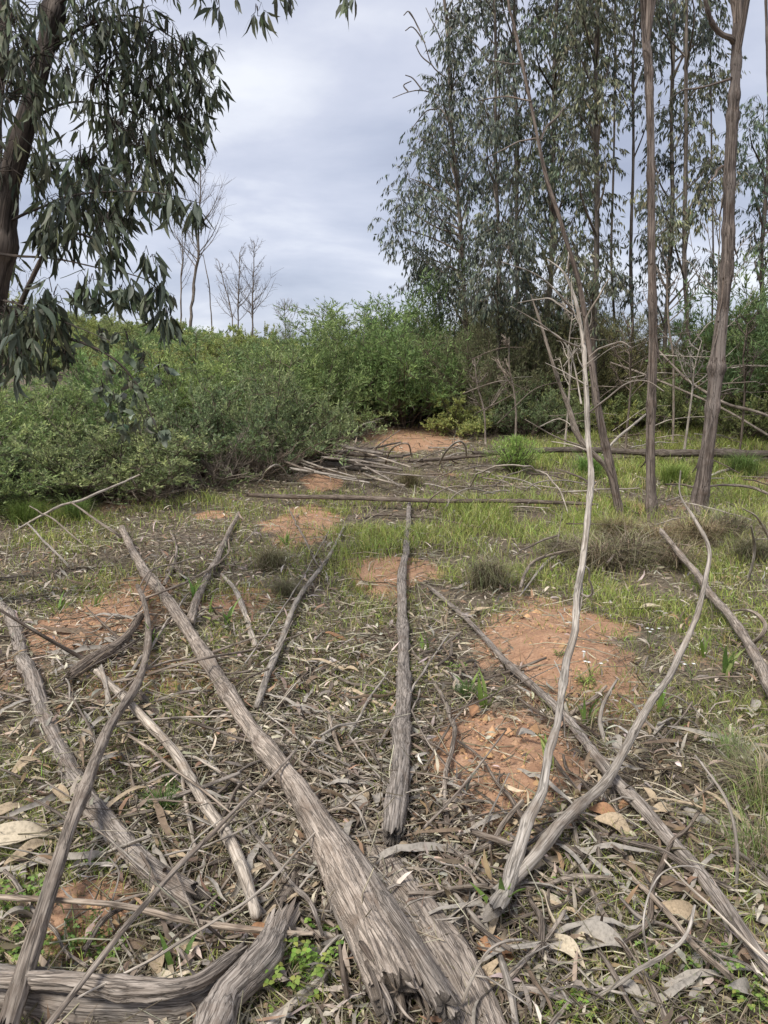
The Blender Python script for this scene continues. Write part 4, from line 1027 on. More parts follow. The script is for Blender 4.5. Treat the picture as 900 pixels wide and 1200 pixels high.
def shrubs():
    rg = np.random.default_rng(31)
    # px, py of the foot, width scale, height scale, variant, label
    F1 = [(30, 590, .95, 1.0, 'grey green shrub nearest the big gum tree, pale young tips'), (110, 588, 1.0, .95, 'grey green shrub behind the long pale slanting stick'), (190, 578, 1.05, 1.1, 'grey green shrub with pale yellow tips beyond the far tip of the split log'),
          (262, 562, 1.15, 1.25, 'twiggy grey green shrub with a dark hollow at its foot'), (330, 548, 1.0, 1.3, 'grey green shrub at the back end of the brush pile'), (-50, 600, 1.1, 1.2, 'grey green shrub under the trunk of the big gum tree')]
    for k, (x, y, w, h, lab) in enumerate(F1):
        shrub('grey_shrub', lab, V_GREY[k % 3], place(x, y), rg.uniform(0, 6.28), (w * .95, w * .95, h * (.52, .66, .56, .74, .72, .55)[k]), 'grey green shrubs along the clearing')
    for k, (x, y, sc, lab) in enumerate([(85, 588, .8, 'leafless grey twiggy bush before the grey shrubs, beside the long pale stick'), (165, 585, .75, 'leafless grey twiggy bush beyond the tip of the split log'), (248, 570, .9, 'leafless twiggy bush at the dark hollow of the grey shrubs'), (305, 560, .85, 'leafless twiggy bush at the back of the brush pile'), (20, 590, .7, 'leafless twiggy bush under the big gum'), (395, 512, .9, 'leafless twiggy bush beyond the brush pile')]):
        x_, y_ = place(x, y); o = put('dead_bush', V_DEAD[k % 2], None, lab, 'shrub'); o.location = (x_, y_, gz(x_, y_)); o.scale = (sc, sc, sc * .9); o.rotation_euler = (0, 0, k * 1.3)
    for k, (x, y, sc, lab) in enumerate([(60, 560, 1.0, 'wispy upright shoot shrub in the grey thicket near the big gum'), (150, 545, 1.1, 'wispy upright sapling rising above the grey thicket'), (225, 535, 1.2, 'tall wispy sapling in the middle of the grey thicket'), (290, 525, 1.2, 'wispy bright sapling near the end of the grey thicket'), (345, 512, 1.25, 'wispy green sapling behind the brush pile'), (5, 570, .9, 'bright wispy shrub below the big gum foliage'), (405, 495, 1.3, 'wispy sapling over the dark gap'), (445, 490, 1.5, 'tall feathery sapling against the sky beside the green shrubs'), (120, 520, 1.3, 'feathery upright sapling further back on the bank')]):
        shrub('wispy_shrub', lab, V_WISP[k % 2], place(x, y), k * 2.1, (sc, sc, sc * .72), 'wispy saplings in the bank')
    F2 = [(20, 545, 1.2, 1.25), (95, 540, 1.2, 1.3), (165, 535, 1.25, 1.4), (235, 530, 1.3, 1.5), (300, 522, 1.3, 1.55), (350, 515, 1.1, 1.5), (-60, 545, 1.3, 1.3), (60, 518, 1.4, 1.35), (140, 512, 1.5, 1.5), (215, 508, 1.5, 1.6), (275, 505, 1.5, 1.7), (-20, 515, 1.4, 1.4)]
    for k, (x, y, w, h) in enumerate(F2):
        shrub('grey_shrub', 'grey green shrub in the thicket behind the front row of shrubs', (V_GREY if k % 3 else V_GREEN[:1] * 3)[k % 3], place(x, y), rg.uniform(0, 6.28), (w, w, h * (.42 if k % 3 else .32) * rg.uniform(.65, 1.45)), 'thicket of grey shrubs')
    F3 = [(372, 512, 1.0, 1.0, 'green willowy shrub at the mouth of the dark hollow'), (420, 503, 1.0, 1.0, 'green willowy shrub over the dark gap in the thicket'), (475, 500, 1.2, 1.15, 'large green willowy shrub behind the white tilted branch'),
          (520, 496, 1.05, 1.1, 'bright green willowy shrub beside the olive thicket'), (400, 488, 1.3, 1.35, 'tall green shrub rising to the skyline above the dark gap'), (455, 486, 1.4, 1.4, 'tall green shrub with sprigs against the sky'), (510, 486, 1.3, 1.5, 'tall green shrub under the outermost drooping gum foliage'), (345, 495, 1.3, 1.3, 'green shrub behind the grey thicket, before the hill')]
    for k, (x, y, w, h, lab) in enumerate(F3):
        shrub('willowy_shrub', lab, V_GREEN[k % 2], place(x, y), rg.uniform(0, 6.28), (w, w, h * (.9 if k != 7 and k != 4 else .72)), 'green shrubs beyond the clearing')
    F4 = [(560, 505, .95, 1.0), (600, 500, 1.0, 1.15), (640, 498, 1.0, 1.1), (680, 497, 1.0, 1.1), (728, 495, .9, .85), (782, 493, .95, .8), (828, 492, 1.0, .85), (580, 488, 1.1, 1.3), (625, 486, 1.1, 1.25), (672, 486, 1.1, 1.2), (730, 486, 1.0, .9), (790, 485, 1.0, .85), (850, 490, 1.1, .95)]
    for k, (x, y, w, h) in enumerate(F4):
        lab = (['olive feathery shrub beside the bright green willowy shrub', 'olive feathery shrub with fanning dark stems under the gum stand', 'olive feathery shrub straight behind the bright green broom', 'olive feathery shrub seen behind the tall forked branch', 'low olive shrub between the dark leaning trunk and the slender gum',
               'low olive shrub between the slender gum and the thick gum', 'low olive shrub just behind the thick gum trunk'] + ['olive feathery shrub deeper in the thicket under the gum stand'] * 9)[k]
        shrub('olive_shrub', lab, V_OLIVE[k % 2], place(x, y), rg.uniform(0, 6.28), (w, w, h), ['front of the olive thicket', 'back of the olive thicket'][k > 6])
    F5 = [(885, 512, 1.1, 1.25, 'bright green leafy shrub beyond the thick gum trunk'), (930, 515, 1.2, 1.5, 'tall green shrub at the end of the fallen trunk'), (870, 497, 1.2, 1.35, 'green shrub between the olive thicket and the bright leafy one')]
    for k, (x, y, w, h, lab) in enumerate(F5):
        shrub('willowy_shrub', lab, V_GREEN[(k + 1) % 2], place(x, y), rg.uniform(0, 6.28), (w, w, h), 'green shrubs beyond the thick gum')
    U = [(548, 512), (575, 508), (618, 512), (655, 508), (690, 506), (715, 508), (748, 503), (782, 506), (805, 502), (850, 508), (872, 516), (900, 508), (640, 497), (735, 494), (795, 493), (835, 497)]
    for k, (x, y) in enumerate(U):
        sc = rg.uniform(.45, .85)
        shrub('low_shrub', 'low light green shrub fringing the olive thicket under the gum stand', (V_HILL + V_GREY[:2])[k % 4], place(x + rg.normal(0, 6), y), rg.uniform(0, 6), (sc, sc, sc * rg.uniform(.7, 1.1)), 'low fringe of light green shrubs')
    # hillside cover
    k = 0
    for y in np.arange(20, 56, 2.1):
        for x in np.arange(-34, 4, 2.2):
            xx, yy = x + rg.uniform(-.9, .9), y + rg.uniform(-.9, .9)
            u, v, d = proj(np.array([xx, yy, gz(xx, yy) + .5]))
            if u < -60 or u > 440 or (u < 60 and 425 < v < 475 and rg.uniform() < .8) or yy < 17 + .2 * xx + 6: continue
            s = rg.uniform(.8, 1.35)
            kind = k % 5
            lab, vv, sc, gr = ('low yellow green shrub of the hillside cover', V_HILL[k % 2], (s, s, s * rg.uniform(.75, 1.1)), 'low shrubs on the hillside') if kind else ('darker green upright shrub standing out of the hillside cover', V_GREEN[k % 2], (s * .5, s * .5, s * .42), 'upright shrubs on the hillside')
            shrub('hill_shrub', lab, vv, (xx, yy), rg.uniform(0, 6.28), sc, gr)
            k += 1
    shrub('round_bush', 'dark rounded bush alone on the skyline of the hill', V_OLIVE[0], (at_y(336, 400, 40)[0], 40), 1.0, (.55, .55, .75))
    # thin background wood closing the gaps low between the trunks
    for k, (x, d, s) in enumerate([(470, 34, 1.2), (520, 33, 1.2), (575, 32, 1.3), (630, 33, 1.3), (690, 32, 1.25), (750, 33, 1.0), (810, 32, .95), (860, 33, 1.2), (910, 31, 1.4)]):
        shrub('olive_shrub', 'distant olive shrub closing the view low behind the gum stand', V_OLIVE[k % 2], (at_y(x, 450, d)[0], d), rg.uniform(0, 6), (1.5 * s, 1.5 * s, s * .95), 'distant shrubs behind the stand')
shrubs()

# ------------------------------------------------------------------ ground cover
def scatter(n, r0=1.25, r1=26.0, p=1.55, seed=0, half=0.62):
    """points over the clearing, thinning out with distance from where one stands"""
    rg = np.random.default_rng(seed)
    e = 2 - p
    r = (r0 ** e + rg.uniform(0, 1, n) * (r1 ** e - r0 ** e)) ** (1 / e)
    a = rg.uniform(-half, half, n)
    return r * np.sin(a), r * np.cos(a), r, rg
LUSH = [(700, 560, 120, 45, 1.0), (860, 580, 90, 70, 1.0), (770, 520, 110, 30, .7), (530, 600, 90, 22, .55), (440, 645, 60, 30, .4), (50, 610, 90, 28, .8), (215, 592, 50, 14, .7), (860, 780, 60, 60, .75), (890, 960, 30, 110, .9), (640, 620, 70, 30, .7),
        (570, 660, 50, 30, .4), (400, 690, 50, 60, .3), (270, 715, 50, 40, .5), (180, 690, 60, 30, .3), (700, 690, 90, 40, .45), (520, 770, 40, 60, .35), (780, 850, 90, 60, .4), (330, 600, 60, 20, .35), (120, 700, 60, 40, .3), (680, 900, 60, 30, .3), (560, 640, 200, 60, .25), (20, 960, 40, 60, .3), (330, 1150, 60, 40, .2), (750, 740, 60, 50, .35)]
def lush(u, v):
    g = np.full(u.shape, .17)
    g = g + .17 * sstep(590, 640, v) * sstep(960, 760, v) + .12 * sstep(600, 800, u) + .10 * sstep(740, 820, v)
    for a, b, sx, sy, w in LUSH:
        g = g + w * np.exp(-((u - a) / sx) ** 2 - ((v - b) / sy) ** 2)
    return g
def ground_cover():
    def base(n, seed, **kw):
        x, y, r, rg = scatter(n, seed=seed, **kw)
        z = gh(x, y)
        P = np.stack([x, y, z], 1)
        u, v, d = proj(P)
        return P, u, v, d, rg
    # living grass
    P, u, v, d, rg = base(430000, 1, p=1.5)
    g = lush(u, v) * (1 - .88 * dirt(P[:, 0], P[:, 1])) * np.clip(.22 + 4.2 * (fbm(P[:, 0] * 1.7, P[:, 1] * 1.7, 3, 9) + .06), .02, 1.9)
    k = rg.uniform(0, 1, len(P)) < g * .8
    P, u, v, d = P[k], u[k], v[k], d[k]
    n = len(P)
    tall = np.clip((lush(u, v) - .25) * 1.2, 0, 1) * sstep(4.0, 8.0, d)
    D = unit(np.stack([rg.normal(0, .35, n), rg.normal(0, .35, n), np.ones(n)], 1))
    GR = np.array([(.29, .37, .10), (.23, .32, .08), (.36, .42, .15), (.40, .40, .20)])
    geo = Geo()
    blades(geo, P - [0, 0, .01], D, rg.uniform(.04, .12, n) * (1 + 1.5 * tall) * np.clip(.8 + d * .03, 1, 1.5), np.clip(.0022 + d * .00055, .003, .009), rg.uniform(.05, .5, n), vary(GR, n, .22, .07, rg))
    put('grass', geo.mesh('grass', 'grass', False, True, False), None, 'short green grass growing through the litter', 'grass', None, 'stuff')
    # dead grass and fibrous litter
    P, u, v, d, rg = base(140000, 2, p=1.75)
    m = dirt(P[:, 0], P[:, 1])
    k = rg.uniform(0, 1, len(P)) < (1 - .93 * m) * np.clip(.55 + 2.0 * fbm(P[:, 0] * .9, P[:, 1] * .9, 3, 19), .15, 1)
    P, d = P[k], d[k]; n = len(P)
    D = unit(np.stack([rg.normal(0, 1, n), rg.normal(0, 1, n), np.abs(rg.normal(0, .42, n))], 1))
    DG = np.array([(.27, .222, .165), (.19, .152, .112), (.36, .30, .22), (.12, .095, .072), (.27, .25, .14)])
    geo = Geo()
    blades(geo, P + [0, 0, .006], D, rg.uniform(.05, .17, n) * np.clip(.9 + d * .04, 1, 1.6), np.clip(.0018 + d * .0005, .0022, .008), rg.uniform(.0, .5, n), vary(DG, n, .2, .04, rg))
    put('dead_grass', geo.mesh('dead_grass', 'dry', False, True, False), None, 'fine grey brown dead grass matted over the soil', 'grass', None, 'stuff')
    # fallen leaves and bark chips
    P, u, v, d, rg = base(95000, 3, p=1.65)
    m = dirt(P[:, 0], P[:, 1])
    lit = .27 + .5 * np.exp(-((u - 150) / 230) ** 2 - ((v - 720) / 100) ** 2) + .5 * np.exp(-((u - 380) / 170) ** 2 - ((v - 980) / 150) ** 2)
    k = rg.uniform(0, 1, len(P)) < lit * (1 - .9 * m)
    P, d = P[k], d[k]; n = len(P)
    LC = np.array([(.38, .31, .24), (.47, .40, .31), (.22, .165, .12), (.38, .34, .295), (.30, .20, .13), (.13, .10, .075), (.56, .49, .40), (.28, .25, .215), (.17, .13, .10)])
    D = unit(np.stack([rg.normal(0, 1, n), rg.normal(0, 1, n), rg.normal(.05, .38, n)], 1))
    nm = unit(np.stack([rg.normal(0, .45, n), rg.normal(0, .45, n), np.ones(n)], 1))
    geo = Geo()
    leaves(geo, P + np.stack([0 * d, 0 * d, rg.uniform(.006, .05, n)], 1), D, nm, rg.uniform(.035, .12, n) * np.clip(.85 + .03 * d, .9, 1.4), rg.uniform(.008, .02, n) * np.clip(.85 + .04 * d, .9, 1.5), vary(LC, n, .2, .04, rg), rg.uniform(-.8, .8, n), True, .35)
    put('leaf_litter', geo.mesh('leaf_litter', 'dry', False, True, False), None, 'grey and tan gum leaf litter covering the soil', 'litter', None, 'stuff')
    # fine twigs
    P, u, v, d, rg = base(34000, 4, p=1.75)
    m = dirt(P[:, 0], P[:, 1])
    lit = .25 + .9 * np.exp(-((u - 330) / 200) ** 2 - ((v - 950) / 190) ** 2) + .5 * np.exp(-((u - 180) / 140) ** 2 - ((v - 760) / 90) ** 2)
    k = rg.uniform(0, 1, len(P)) < lit * (1 - .75 * m)
    P, d = P[k], d[k]; n = len(P)
    D = unit(np.stack([rg.normal(0, 1, n), rg.normal(0, 1, n), rg.normal(0, .16, n)], 1)) * (rg.uniform(.05, .34, n) * np.clip(.8 + .05 * d, .9, 1.6))[:, None]
    A = P + np.stack([0 * d, 0 * d, rg.uniform(.008, .05, n)], 1)
    Cc = A + D; Cc[:, 2] = np.maximum(Cc[:, 2], gh(Cc[:, 0], Cc[:, 1]) + .006)
    geo = Geo()
    rr = rg.uniform(.0015, .0045, n) * np.clip(.7 + .08 * d, .9, 2)
    TC = np.array([(.34, .295, .245), (.22, .185, .15), (.48, .43, .37), (.14, .115, .095)])
    twigs(geo, A, (A + Cc) / 2 + rg.normal(0, .012, (n, 3)), Cc, rr, rr * .6, vary(TC, n, .18, .03, rg))
    put('twig_litter', geo.mesh('twig_litter', 'dry', False, True, False), None, 'fine broken twigs strewn through the litter', 'litter', None, 'stuff')
    # crumbs of earth on the mounds
    P, u, v, d, rg = base(60000, 5, p=1.6, r1=14.0)
    m = dirt(P[:, 0], P[:, 1])
    k = rg.uniform(0, 1, len(P)) < (m - .35) * .9
    P, d = P[k], d[k]; n = len(P)
    s = (rg.uniform(.003, .010, n) ** 1.0 * np.where(rg.uniform(0, 1, n) < .07, rg.uniform(1.5, 3.6, n), 1.0))[:, None, None]
    oc = np.array([[1, 0, 0], [-1, 0, 0], [0, 1, 0], [0, -1, 0], [0, 0, 1], [0, 0, -1]], float)
    V = P[:, None] + [0, 0, .004] + oc[None] * s * rg.uniform(.6, 1.4, (n, 6, 1))
    tr = np.array([[0, 2, 4], [2, 1, 4], [1, 3, 4], [3, 0, 4]])
    geo = Geo()
    geo.add(V.reshape(-1, 3), None, (tr[None] + (np.arange(n) * 6)[:, None, None]).reshape(-1, 3), np.repeat(vary((.42, .255, .165), n, .18, .04, rg), 6, 0))
    put('earth_crumbs', geo.mesh('earth_crumbs', 'dry', False, True, False), None, 'loose crumbs of red earth on the mounds', 'soil', None, 'stuff')
ground_cover()

# ------------------------------------------------------------------ fallen leaves, bark and twigs one can pick out singly
def litter_pieces():
    rg = np.random.default_rng(41)
    def curled(k, n=9, wid=.22, curl=.5, sick=.12, bend=.25):
        s = np.linspace(0, 1, n); w = np.sin(np.pi * np.clip(s, .03, .99) ** .85) * .5 * wid + .004
        bx = sick * np.sin(s * 3.1) + .02 * np.sin(s * 9 + k); bz = bend * np.sin(s * 3.14 + .4 * k) * .35 + .015 * np.sin(s * 11 + k)
        cols = [np.stack([s - .5, bx + f * w, bz + curl * w * f * f + .1 * w * f], 1) for f in (-1, -.4, .4, 1)]
        g = Geo()
        Q = [[i + n * j, i + n * j + n, i + n * j + n + 1, i + n * j + 1] for j in range(3) for i in range(n - 1)]
        g.add(np.concatenate(cols), Q)
        return g
    tones = {'tan': (.43, .335, .225), 'grey': (.33, .295, .25), 'rust': (.36, .20, .11), 'brown': (.20, .145, .10), 'cream': (.52, .44, .32)}
    for k, c in tones.items():
        m, t, b, l = new_mat('fallen_leaf_' + k)
        nn = noise(t, 22, 4, .6, N(t, 'ShaderNodeTexCoord').outputs['Object'])
        r_ = ramp(t, [(.3, [q * .6 for q in c]), (.5, c), (.75, [min(q * 1.2, .85) for q in c])], nn.outputs['Fac'])
        l(r_.outputs['Color'], b.inputs['Base Color'])
        M['fl_' + k] = m
    meshes = {k: [curled(q, 9, [.2, .26, .34][q % 3], [.5, -.4, .8][q % 3], [.12, -.1, .05][q % 3], [.2, .5, .8, .3][q % 4]).mesh('fallen_leaf', 'fl_' + k) for q in range(4)] for k in tones}
    labs = {'tan': 'tan dry gum leaf curled on the litter among the logs', 'grey': 'grey weathered gum leaf lying on the litter among the logs', 'rust': 'rust brown gum leaf lying on the litter among the logs', 'brown': 'dark brown dry gum leaf lying on the litter among the logs', 'cream': 'cream pale gum leaf lying on the litter among the logs'}
    keys = ['tan'] * 8 + ['grey'] * 8 + ['rust'] * 2 + ['brown'] * 4 + ['cream'] * 3
    n = 0
    hot = [(150, 720, 150, 60), (400, 960, 90, 70), (430, 850, 60, 60), (60, 850, 60, 60), (700, 1050, 90, 80), (250, 900, 80, 80), (330, 820, 60, 40), (760, 900, 90, 60)]
    while n < 295:
        if rg.uniform() < .5:
            h = hot[rg.integers(len(hot))]; px, py = rg.normal(h[0], h[2]), rg.normal(h[1], h[3])
        else:
            px, py = rg.uniform(-10, 910), 1190 - 490 * rg.uniform(0, 1) ** 1.2
        if py < 640 or py > 1195: continue
        p = gp(px, py)
        if float(dirt(np.array([p[0]]), np.array([p[1]]))[0]) > .45 and rg.uniform() < .92: continue
        k = keys[rg.integers(len(keys))]
        o = put('fallen_leaf', meshes[k][rg.integers(4)], None, labs[k], 'leaf', k + ' fallen leaves')
        s = rg.uniform(.06, .155)
        o.location = (p[0], p[1], p[2] + .02)
        o.rotation_euler = (rg.normal(0, .4), rg.normal(0, .25), rg.uniform(0, 6.28)); o.scale = (s, s, s)
        n += 1
    # loose twigs
    tw = {}
    for m in ('stick', 'stick_pale', 'stick_dark'):
        tw[m] = []
        for q in range(6):
            C = np.stack([np.linspace(-.5, .5, 6), rg.normal(0, .045, 6), rg.normal(0, .02, 6)], 1); C[:, 1] -= C[:, 1].mean()
            g = Geo(); tube(g, spline(C, 3), np.linspace(.011, .004, 16), 5, .06, 0, q)
            if q % 2:
                e = C[3]; tube(g, spline(np.stack([e, e + [.1, .06, .02], e + [.22, .10, .05]]), 3), np.linspace(.006, .002, 7), 4, 0, 0, q)
            tw[m].append(g.mesh('loose_twig', m, True, False))
    tl = {'stick': 'thin grey twig lying loose in the litter', 'stick_pale': 'thin bleached twig lying loose in the litter', 'stick_dark': 'thin dark twig lying loose in the litter'}
    n = 0
    hot = [(330, 1000, 110, 100), (380, 950, 90, 80), (460, 1010, 70, 60), (300, 900, 70, 70), (200, 830, 90, 60), (430, 900, 60, 60), (250, 660, 80, 40), (520, 1000, 50, 90), (700, 1060, 110, 80), (780, 880, 90, 80), (560, 1130, 80, 50), (150, 1000, 120, 120)]
    while n < 290:
        h = hot[rg.integers(len(hot))] if rg.uniform() < .7 else (450, 880, 330, 180)
        px, py = rg.normal(h[0], h[2]), rg.normal(h[1], h[3])
        if py < 620 or py > 1198 or px < -20 or px > 920: continue
        p = gp(px, py)
        if float(dirt(np.array([p[0]]), np.array([p[1]]))[0]) > .45 and rg.uniform() < .9: continue
        m = ('stick', 'stick_pale', 'stick_dark')[[0, 0, 1, 1, 2][rg.integers(5)]]
        o = put('loose_twig', tw[m][rg.integers(6)], None, tl[m], 'twig', {'stick': 'grey', 'stick_pale': 'bleached', 'stick_dark': 'dark'}[m] + ' loose twigs')
        s = rg.uniform(.18, .62)
        o.location = (p[0], p[1], p[2] + rg.uniform(.015, .05))
        o.rotation_euler = (rg.uniform(0, 6.28), rg.normal(0, .13), rg.uniform(0, 6.28)); o.scale = (s, s * rg.uniform(.8, 1.1), s)
        n += 1
    # ribbons of shed bark and stouter dead sticks piled round the logs
    rib = {}
    for tn in ('tan', 'brown', 'grey'):
        rib[tn] = []
        for q in range(4):
            n_ = 12; s_ = np.linspace(-.5, .5, n_); yy = rg.normal(0, .03, n_).cumsum() * .5; zz = .06 * np.sin(s_ * 7 + q) + rg.normal(0, .012, n_)
            w_ = .028 * (1 - (2 * s_) ** 4 * .7) * (1 + rg.normal(0, .12, n_)); tw_ = s_ * rg.uniform(-2.5, 2.5)
            g = Geo(); g.add(np.concatenate([np.stack([s_, yy + f * w_ * np.cos(tw_), zz + f * w_ * np.sin(tw_) + abs(f) * .012], 1) for f in (-1, 0, 1)]), [[i + n_ * j, i + n_ * j + n_, i + n_ * j + n_ + 1, i + n_ * j + 1] for j in range(2) for i in range(n_ - 1)])
            rib[tn].append(g.mesh('bark_ribbon', 'fl_' + tn))
    def strew(count, hot, fn, clear=.95, top=620):
        n = 0
        while n < count:
            h = hot[rg.integers(len(hot))]; px, py = rg.normal(h[0], h[2]), rg.normal(h[1], h[3])
            if py < top or py > 1198 or px < -20 or px > 920: continue
            p = gp(px, py)
            if float(dirt(np.array([p[0]]), np.array([p[1]]))[0]) > .5 and rg.uniform() < clear: continue
            fn(p); n += 1
    HOT = [(400, 960, 90, 80), (320, 1030, 80, 70), (250, 850, 90, 70), (140, 790, 70, 40), (430, 830, 70, 60), (520, 960, 40, 90), (540, 1090, 50, 60), (120, 960, 80, 60), (690, 1080, 100, 70), (130, 690, 90, 30), (780, 930, 100, 80), (640, 1000, 70, 40)]
    def ribbon(p):
        tn = ('tan', 'brown', 'grey', 'grey')[rg.integers(4)]
        o = put('bark_ribbon', rib[tn][rg.integers(4)], None, {'tan': 'narrow tan', 'brown': 'narrow dark brown', 'grey': 'narrow grey'}[tn] + ' ribbon of shed bark in the litter', 'bark', tn + ' bark ribbons')
        s_ = rg.uniform(.16, .5); o.location = (p[0], p[1], p[2] + rg.uniform(.02, .06)); o.scale = (s_, s_ * rg.uniform(.6, 1.2), s_ * .8); o.rotation_euler = (rg.normal(0, .5), rg.normal(0, .12), rg.uniform(0, 6.28))
    strew(210, HOT, ribbon)
    ds = []
    for m_ in ('log_dark', 'stick', 'log'):
        for q in range(4):
            C_ = np.stack([np.linspace(-.5, .5, 7), rg.normal(0, .02, 7), rg.normal(0, .012, 7)], 1)
            g = Geo(); tube(g, spline(C_, 4), np.interp(np.linspace(0, 1, 25), np.linspace(0, 1, 7), rg.uniform(.8, 1.15, 7)) * np.linspace(.0145, .008, 25), 7, .1, 0, q, end='broken', start='broken')
            for _ in range(2):
                e = C_[rg.integers(2, 6)]; d_ = np.array([rg.uniform(.05, .14), rg.choice([-1, 1]) * rg.uniform(.04, .1), rg.uniform(-.02, .06)])
                tube(g, np.stack([e, e + d_ * .5 + rg.normal(0, .008, 3), e + d_]), np.array([.008, .006, .004]), 5, 0, 0, q)
            ds.append((m_, g.mesh('dead_stick', m_, True, False)))
    def dead(p):
        m_, me = ds[rg.integers(len(ds))]
        o = put('dead_stick', me, None, {'log_dark': 'short dark', 'stick': 'short grey', 'log': 'short pale grey'}[m_] + ' dead stick with snapped side twigs in the litter', 'stick', {'log_dark': 'dark', 'stick': 'grey', 'log': 'pale'}[m_] + ' dead sticks')
        s_ = rg.uniform(.28, .8); o.location = (p[0], p[1], p[2] + rg.uniform(.015, .06)); o.scale = (s_,) * 3; o.rotation_euler = (rg.uniform(0, 6.28), rg.normal(0, .08), rg.uniform(0, 6.28))
    strew(150, HOT, dead)
    # larger shed bark and leaves: px, py, length m, wid, curl, tone, heading, label
    BK = [(18, 1003, .34, .34, .5, 'cream', .5, 'large cream strip of shed bark torn along its edge beside the curved log'), (8, 965, .25, .2, .3, 'tan', .9, 'tan leaf shaped bark strip above the torn cream strip'), (40, 1010, .26, .18, .6, 'tan', 1.0, 'narrow tan bark strip lying along the torn cream strip'),
          (722, 985, .20, .42, .8, 'tan', -.6, 'folded tan slab of bark under the forked branch'), (712, 968, .17, .4, .9, 'rust', -.5, 'orange brown curl of bark just above the folded tan slab'), (534, 966, .16, .34, .4, 'cream', -1.1, 'smooth cream leaf beside the short grey stick on the red earth edge'),
          (138, 898, .11, .42, .5, 'rust', 1.2, 'rusty round leaf standing beside the curved log'), (160, 965, .18, .36, .4, 'cream', 1.0, 'cream leaf on the far side of the curved log'), (163, 745, .12, .45, .3, 'tan', -.3, 'pale oval leaf beside the leaning stick'), (255, 857, .13, .4, .4, 'tan', -1.2, 'tan leaf standing close to the split log'),
          (210, 785, .12, .36, .3, 'rust', .1, 'rust leaf lying between the thin log and the split log'), (555, 840, .10, .6, .9, 'rust', 1.2, 'rust curl of bark on the lower red earth'), (648, 1085, .24, .38, .9, 'cream', 1.9, 'large pale curl of bark below the forked branch'), (690, 1120, .26, .40, .7, 'grey', -.3, 'wide grey slab of bark below the pale curl'),
          (660, 1128, .2, .3, .8, 'cream', -.9, 'cream strip of bark leaning on the wide grey slab'), (30, 908, .17, .28, .9, 'tan', 1.0, 'curled tan bark beside the upper bend of the curved log'), (625, 985, .10, .5, .9, 'tan', .1, 'small round tan curl at the foot of the lower red earth'), (780, 962, .16, .3, .3, 'tan', -.05, 'tan strip lying in grass just uphill of the straight log'),
          (620, 870, .14, .4, .4, 'grey', .4, 'pale grey flat leaf on the edge of the lower red earth'), (430, 690, .3, .16, .5, 'cream', .7, 'long cream bark sliver at the foot of the low red mound'), (400, 755, .3, .22, .6, 'rust', .5, 'pinkish rust bark sheet between the forked stick and the flaking log'), (110, 690, .5, .1, .4, 'brown', .15, 'long brown bark ribbon on the red earth uphill of the snapped branch'),
          (95, 745, .6, .09, .4, 'brown', .05, 'long brown bark ribbon on the red earth below the other ribbon'), (125, 735, .3, .14, .5, 'tan', .7, 'bundle like tan bark strip beside the long brown ribbons'), (300, 1150, .2, .25, .5, 'tan', .3, 'tan bark strip lying against the stubby log'), (190, 1130, .3, .16, .4, 'tan', .2, 'long tan bark strip at the lower edge of the small red mound'),
          (330, 1138, .2, .28, .2, 'tan', -1.3, 'upright tan wood chip behind the clover'), (545, 690, .3, .12, .4, 'grey', .5, 'grey bark sliver beside the upper end of the straight log'), (560, 722, .25, .16, .5, 'tan', .3, 'tan bark sliver on the upper red earth edge'), (760, 718, .22, .25, .5, 'cream', -.2, 'cream leaf beyond the forked branch on the grass')]
    for k, (px, py, L_, w, cu, tone, hd, lab) in enumerate(BK):
        p = gp(px, py)
        g = curled(k, 14, w, cu, .05, .4)
        o = put('shed_bark', g.mesh('shed_bark', 'fl_' + tone), None, lab, 'bark')
        o.location = (p[0], p[1], p[2] + .03); o.scale = (L_ * .82,) * 3; o.rotation_euler = (.35 + rg.normal(0, .2), rg.normal(0, .1), hd)
        so = o.modifiers.new('thickness', 'SOLIDIFY'); so.thickness = .012
litter_pieces()

